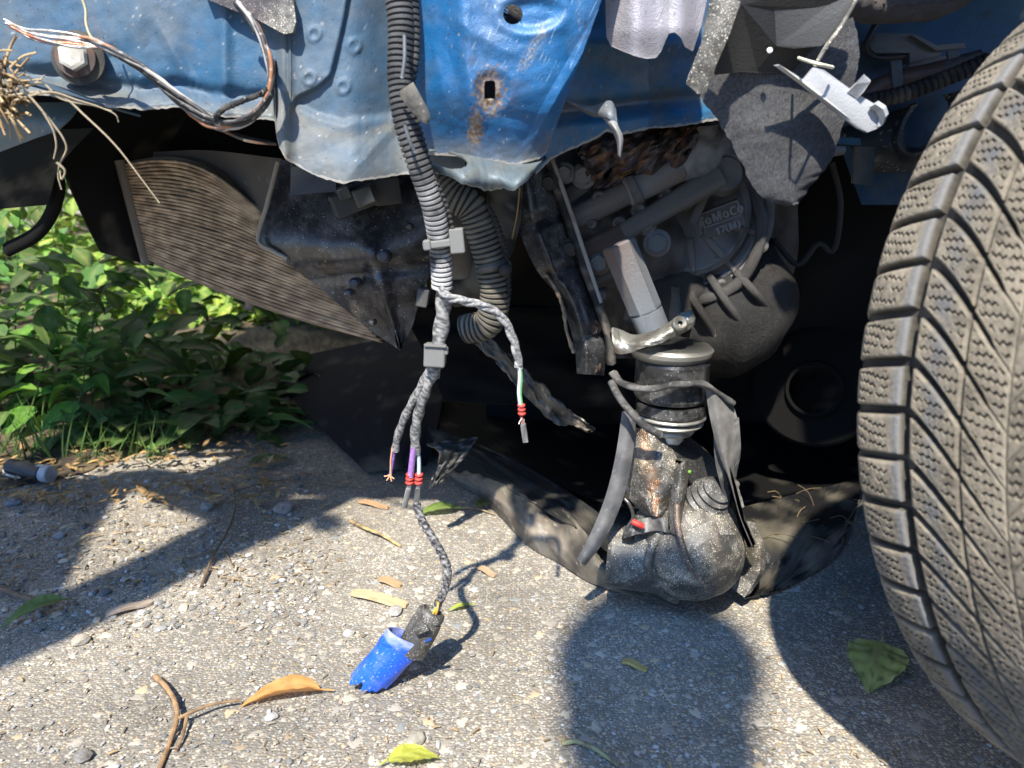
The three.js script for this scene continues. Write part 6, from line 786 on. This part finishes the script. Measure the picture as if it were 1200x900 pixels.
// ---------------------------------------------------------------- fallen leaves, twigs and scraps on the asphalt
{
  const gy = p => fbm(p.x * 9, p.z * 9, 2) * 0.006;
  function leaf(name, lab, a, b, wpx, o = {}, lift = 0.006) {
    const A = G(a[0], a[1]), B = G(b[0], b[1]), d = B.clone().sub(A), L = d.length(), W = M(wpx, -A.z) / (o.persp || 1);
    const g = leafGeo(L, W, { nu: 40, nv: 16, ...o }); g.rotateY(-Math.atan2(d.z, d.x)); g.translate(A.x, lift + gy(A), A.z);
    const t = thing(name, lab, 'leaf', A); part('blade', g, mLeaf, t);
    const e = A.clone().addScaledVector(d, -0.16); part('stalk', tube([A.clone().setY(lift + gy(A) + 0.001), e.setY(0.004 + gy(e))], 0.0009, { n: 4, m: 6, color: () => o.c1 || [0.2, 0.22, 0.06] }), mLeaf, t);
  }
  const yg = { c0: [0.5, 0.58, 0.16], c1: [0.68, 0.72, 0.28], vein: 0.4, serr: 0.03 };
  leaf('fallen_leaf', 'broad yellow green leaf on the asphalt beside the tyre', [1032, 758], [1018, 812], 62, { ...yg, persp: 0.85, tip: 1, fold: 0.12, curl: 0.18, blot: [0.2, 0.25, 0.1] });
  leaf('fallen_leaf', 'long curled green leaf at the left frame edge', [78, 711], [2, 740], 26, { c0: [0.2, 0.25, 0.07], c1: [0.28, 0.33, 0.1], fold: 0.7, curl: 0.2, sd: 3 }, 0.01);
  leaf('fallen_leaf', 'rolled orange brown dry leaf in the sun beside a twig', [376, 814], [280, 828], 30, { c0: [0.42, 0.2, 0.05], c1: [0.6, 0.34, 0.11], fold: 1.0, curl: 0.25, sd: 5, vein: 0.2 }, 0.006);
  leaf('fallen_leaf', 'yellow leaf cut by the bottom frame edge', [455, 902], [515, 894], 38, { c0: [0.36, 0.38, 0.05], c1: [0.48, 0.5, 0.09], sd: 7 }, 0.008);
  leaf('fallen_leaf', 'pale green leaf lying alone in the shade below the flap', [292, 550], [342, 538], 20, { c0: [0.2, 0.26, 0.09], c1: [0.28, 0.33, 0.13], fold: 0.5, sd: 9 });
  leaf('fallen_leaf', 'flat green leaf behind the hanging terminals', [536, 600], [486, 606], 24, { c0: [0.14, 0.22, 0.04], c1: [0.22, 0.31, 0.07], sd: 11 });
  leaf('fallen_leaf', 'olive leaf half under the curled undertray', [560, 598], [578, 590], 22, { c0: [0.12, 0.14, 0.03], c1: [0.18, 0.2, 0.05], sd: 12 });
  leaf('fallen_leaf', 'wavy yellow leaf in the dark behind the cable', [530, 500], [492, 494], 22, { c0: [0.25, 0.24, 0.1], c1: [0.36, 0.34, 0.16], fold: 0.6, sd: 13 }, 0.02);
  leaf('fallen_leaf', 'yellowish leaf under the pipe stub', [722, 690], [748, 700], 16, { c0: [0.22, 0.21, 0.05], c1: [0.3, 0.28, 0.07], sd: 14 }, 0.006);
  leaf('fallen_leaf', 'faded leaf in the shade left of the dark flap', [338, 442], [372, 436], 18, { c0: [0.2, 0.18, 0.06], c1: [0.26, 0.24, 0.09], sd: 15 }, 0.03);
  leaf('fallen_leaf', 'green leaf on the litter at the foot of the weeds', [148, 530], [188, 538], 22, { c0: [0.14, 0.24, 0.05], c1: [0.2, 0.32, 0.07], sd: 16 }, 0.02);
  leaf('fallen_leaf', 'small green sprig beside the plug shadow', [552, 712], [524, 717], 9, { c0: [0.3, 0.36, 0.05], c1: [0.42, 0.48, 0.08], sd: 17 }, 0.004);
  const stick = (name, lab, cat, lists, r, col) => { const t = thing(name, lab, cat, G(...lists[0][0])); lists.forEach((l, i) => part(i ? 'side_twig' : 'twig', tube(l.map(p => { const q = G(p[0], p[1]); q.y = r * 0.7 + gy(q) + (p[2] || 0); return q; }), (tt, a) => r * (i ? 0.6 : 1) * (1 - 0.3 * tt) * (1 + 0.25 * nz(tt * 14, a, r * 900)), { n: 50, m: 9, color: p => mixc(col, [0.16, 0.1, 0.06], clamp(0.3 + fbm(p.x * 90, p.y * 90, p.z * 90) * 2)) }), mDry, t)); };
  stick('twig', 'forked brown twig in the sun at the bottom', 'twig', [[[183, 799, 0.004], [196, 815, 0.008], [207, 834, 0.008], [208, 852, 0.006], [198, 876], [188, 905], [180, 930]], [[207, 852, 0.006], [225, 846, 0.008], [250, 836, 0.008], [282, 827, 0.004]], [[220, 849, 0.006], [214, 868, 0.002], [207, 882]]], 0.0028, [0.42, 0.26, 0.13]);
  stick('twig', 'thick brown twig entering at the left frame edge', 'twig', [[[-40, 680], [0, 695, 0.003], [25, 704, 0.004], [50, 713, 0.003]]], 0.0042, [0.26, 0.16, 0.1]);
  stick('twig', 'thin dark twig arching across the shade', 'twig', [[[236, 690], [250, 660, 0.006], [266, 636, 0.012], [276, 605, 0.012], [274, 575, 0.006]], [[256, 650, 0.006], [230, 657, 0.004], [208, 656]], [[276, 580, 0.006], [330, 568, 0.006], [400, 573]], [[262, 648, 0.004], [275, 668]]], 0.002, [0.2, 0.14, 0.08]);
  stick('grass_stem', 'pale green stem at the bottom centre', 'stem', [[[658, 873], [675, 874, 0.003], [695, 882, 0.004], [725, 898]]], 0.0022, [0.4, 0.38, 0.2]);
  stick('grass_stem', 'pale straw stem on the shaded litter', 'stem', [[[176, 518, 0.012], [205, 510, 0.014], [233, 506, 0.012]]], 0.0028, [0.35, 0.31, 0.26]);
  stick('straw', 'straw lying in the sun behind the plug cable', 'straw', [[[411, 612], [430, 625, 0.004], [450, 634, 0.004], [470, 643]]], 0.0026, [0.55, 0.4, 0.17]);
  stick('straw', 'straw beside the torn undertray', 'straw', [[[530, 598, 0.004], [560, 600, 0.004], [580, 604]]], 0.0015, [0.4, 0.31, 0.16]);
  stick('straw', 'straw under the hanging cable in the shade', 'straw', [[[352, 556, 0.004], [385, 564, 0.004], [412, 573]]], 0.0016, [0.3, 0.22, 0.13]);
  stick('straw', 'short straw on the pebbles at the left', 'straw', [[[70, 622], [85, 619, 0.004], [103, 615]]], 0.0022, [0.5, 0.44, 0.3]);
  stick('straw', 'short straw leaning in the sunny patch', 'straw', [[[86, 642], [105, 634, 0.006], [120, 629]]], 0.002, [0.55, 0.45, 0.27]);
  const chip = (lab, c, w, col) => { const q = c.map(p => G(p[0], p[1])), m = q[0].clone().lerp(q[1], 0.5), d = q[1].clone().sub(q[0]); const g = surf((u, v) => { const e = 1 - 0.5 * Math.pow(Math.abs(u - 0.5) * 2, 6) - 0.12 * nz(u * 7, v > 0.5 ? 1 : 5); return new V3((u - 0.5) * d.length(), 0.0055 + 0.002 * Math.sin(u * 5) + gy(m), (v - 0.5) * M(w, -m.z) * 1.4 * e); }, 30, 8, { thick: 0.003, face: new V3(0, 1, 0), color: p => mixc(col, [0.25, 0.15, 0.08], clamp(nz(p.x * 40, p.z * 600, 2) * 1.2)) }); g.rotateY(-Math.atan2(d.z, d.x)); g.translate(m.x, 0, m.z); solo('wood_chip', g, mDry, m, lab, 'wood chip'); };
  chip('flat pale wood chip in the sun left of the plug', [[412, 697], [477, 710]], 12, [0.55, 0.42, 0.24]);
  chip('grey wood sliver on the shadow edge', [[124, 722], [179, 705]], 10, [0.36, 0.3, 0.24]);
  chip('small orange bark chip beside the plug cable', [[444, 682], [470, 688]], 8, [0.45, 0.29, 0.15]);
  chip('short bark strip behind the terminals', [[420, 590], [455, 596]], 6, [0.42, 0.26, 0.14]);
  chip('little brown chip right of the plug shadow', [[560, 668], [580, 676]], 6, [0.42, 0.3, 0.18]);
  chip('yellow chip in the broad shadow', [[729, 779], [758, 787]], 7, [0.5, 0.36, 0.12]);
  // individual stones
  const stone = (x, y, r, lab, c) => { const g = new THREE.IcosahedronGeometry(1, 3); const a = g.attributes.position; for (let i = 0; i < a.count; i++) { const v = new V3().fromBufferAttribute(a, i); v.multiplyScalar(1 + 0.3 * nz(v.x * 1.4 + x, v.y * 1.4, v.z * 1.4 + y)); a.setXYZ(i, v.x, v.y, v.z); } g.computeVertexNormals(); const p = G(x, y), R = M(r, -p.z); g.scale(R, R * 0.55, R * 0.8); g.rotateY(x); g.translate(p.x, R * 0.25, p.z); tint(g, v => mixc(c, [c[0] * 0.55, c[1] * 0.52, c[2] * 0.5], clamp(0.3 + fbm(v.x * 120, v.y * 120, v.z * 120) * 1.5))); solo('stone', g, mDust, p, lab, 'stone'); };
  stone(16, 590, 9, 'bluish grey stone at the left frame edge', [0.3, 0.31, 0.36]); stone(244, 595, 11, 'flat grey stone in the shade by the sunny patch', [0.33, 0.31, 0.28]); stone(70, 629, 8, 'light stone beside the short straw', [0.4, 0.39, 0.38]);
  stone(334, 598, 14, 'pinkish pale stone in the shadow', [0.4, 0.33, 0.28]); stone(97, 888, 14, 'flat grey stone at the bottom left', [0.33, 0.31, 0.28]); stone(488, 868, 15, 'pale flat stone above the yellow leaf', [0.5, 0.46, 0.38]); stone(463, 718, 11, 'white stone left of the plug top', [0.55, 0.53, 0.49]); stone(409, 744, 9, 'small white stone left of the blue cap', [0.55, 0.54, 0.5]); stone(95, 752, 12, 'cream stone on the lower shadow edge', [0.5, 0.46, 0.38]); stone(318, 842, 9, 'white chip below the orange leaf', [0.6, 0.59, 0.56]);
  // black tube scrap with pale flap
  const t = thing('tube_scrap', 'short black plastic tube with a pale flap lying below the weeds', 'tube', G(34, 552));
  part('tube', cyl(G(12, 546, 0.022), G(50, 556, 0.02), 0.013, 0.0135, 24, dirty([0.02, 0.022, 0.025], -0.1)), mPlastic, t);
  part('ring', cyl(G(44, 554, 0.02), G(60, 556, 0.02), 0.0142, 0.0142, 24, dirty([0.35, 0.36, 0.36], 0)), mPlastic, t);
  part('flap', loft([[0, 552, 1.22], [14, 546, 1.2], [32, 552, 1.18]], [[2, 556, 1.2], [16, 561, 1.19], [32, 558, 1.18]], 8, 16, { thick: 0.003, color: () => [0.5, 0.48, 0.44] }), mPlastic, t);
}

// ---------------------------------------------------------------- the one who takes the picture: stands behind the camera, only the shadow of the head shows
{
  const J = { hip: [-0.12, 0.92, 0.98, 0.15], wst: [-0.12, 1.1, 0.86, 0.13], chest: [-0.12, 1.28, 0.7, 0.15], neck: [-0.125, 1.4, 0.6, 0.06], };
  const seg = [[[-0.12, 0.93, 1.0], [-0.12, 1.12, 0.9], 0.145, 0.13], [[-0.12, 1.12, 0.9], [-0.12, 1.3, 0.76], 0.13, 0.145], [[-0.12, 1.34, 0.72], [-0.13, 1.44, 0.6], 0.07, 0.06], [[-0.13, 1.47, 0.56], [-0.13, 1.56, 0.52], 0.088, 0.095]];
  for (const s of [-1, 1]) seg.push([[-0.12 + s * 0.09, 0.9, 1.0], [-0.12 + s * 0.12, 0.5, 0.92], 0.088, 0.062], [[-0.12 + s * 0.12, 0.5, 0.92], [-0.12 + s * 0.12, 0.09, 1.02], 0.058, 0.042], [[-0.12 + s * 0.12, 0.05, 1.03], [-0.12 + s * 0.14, 0.04, 0.86], 0.045, 0.036], [[-0.12 + s * 0.18, 1.31, 0.76], [-0.12 + s * 0.26, 1.02, 0.62], 0.055, 0.043], [[-0.12 + s * 0.26, 1.02, 0.62], [-0.05 + s * 0.1, 0.8, 0.42], 0.042, 0.032], [[-0.05 + s * 0.1, 0.8, 0.42], [-0.02 + s * 0.08, 0.72, 0.36], 0.034, 0.026]);
  const S = 1.8, C = [-0.12, 0.82, 0.72], RES = 72, mc = new MarchingCubes(RES, mDust, false, false, 120000), A = new V3(), B = new V3(), Q = new V3();
  for (let k = 0; k < RES; k++) for (let j = 0; j < RES; j++) for (let i = 0; i < RES; i++) {
    Q.set(C[0] + (i - RES / 2) / (RES / 2) * S / 2, C[1] + (j - RES / 2) / (RES / 2) * S / 2, C[2] + (k - RES / 2) / (RES / 2) * S / 2); let s = 0;
    for (const [a, b, r0, r1] of seg) { A.set(...a); B.set(...b).sub(A); const t = clamp(Q.clone().sub(A).dot(B) / B.lengthSq()); const d = Q.distanceTo(A.addScaledVector(B, t)) - lerp(r0, r1, t); s += Math.exp(-d * 45); }
    mc.field[i + j * RES + k * RES * RES] = Math.log(s + 1e-12) / 45;
  }
  mc.isolation = 0; mc.update();
  const n = mc.count, g = new THREE.BufferGeometry(); g.setAttribute('position', new THREE.BufferAttribute(mc.positionArray.slice(0, n * 3), 3)); g.setAttribute('normal', new THREE.BufferAttribute(mc.normalArray.slice(0, n * 3), 3)); g.scale(S / 2, S / 2, S / 2); g.translate(...C); g.setAttribute('uv', new THREE.Float32BufferAttribute(new Float32Array(n * 2), 2));
  tint(g, p => p.y > 1.45 ? [0.4, 0.26, 0.2] : p.y > 0.94 ? [0.06, 0.07, 0.1] : [0.05, 0.06, 0.09]);
  const t = thing('person', 'person in dark clothes standing bent forward behind the viewpoint, seen only as a shadow', 'person', new V3(-0.12, 0, 0.95));
  part('body', g, mDust, t);
  const hg = new THREE.SphereGeometry(0.104, 24, 16, 0, 6.29, 0, 1.8); hg.rotateX(0.5); hg.scale(1.06, 1.04, 1); hg.translate(-0.128, 1.555, 0.545); part('hair', tint(hg, [0.03, 0.02, 0.015]), mDust, t);
}
renderer.render(scene, camera);
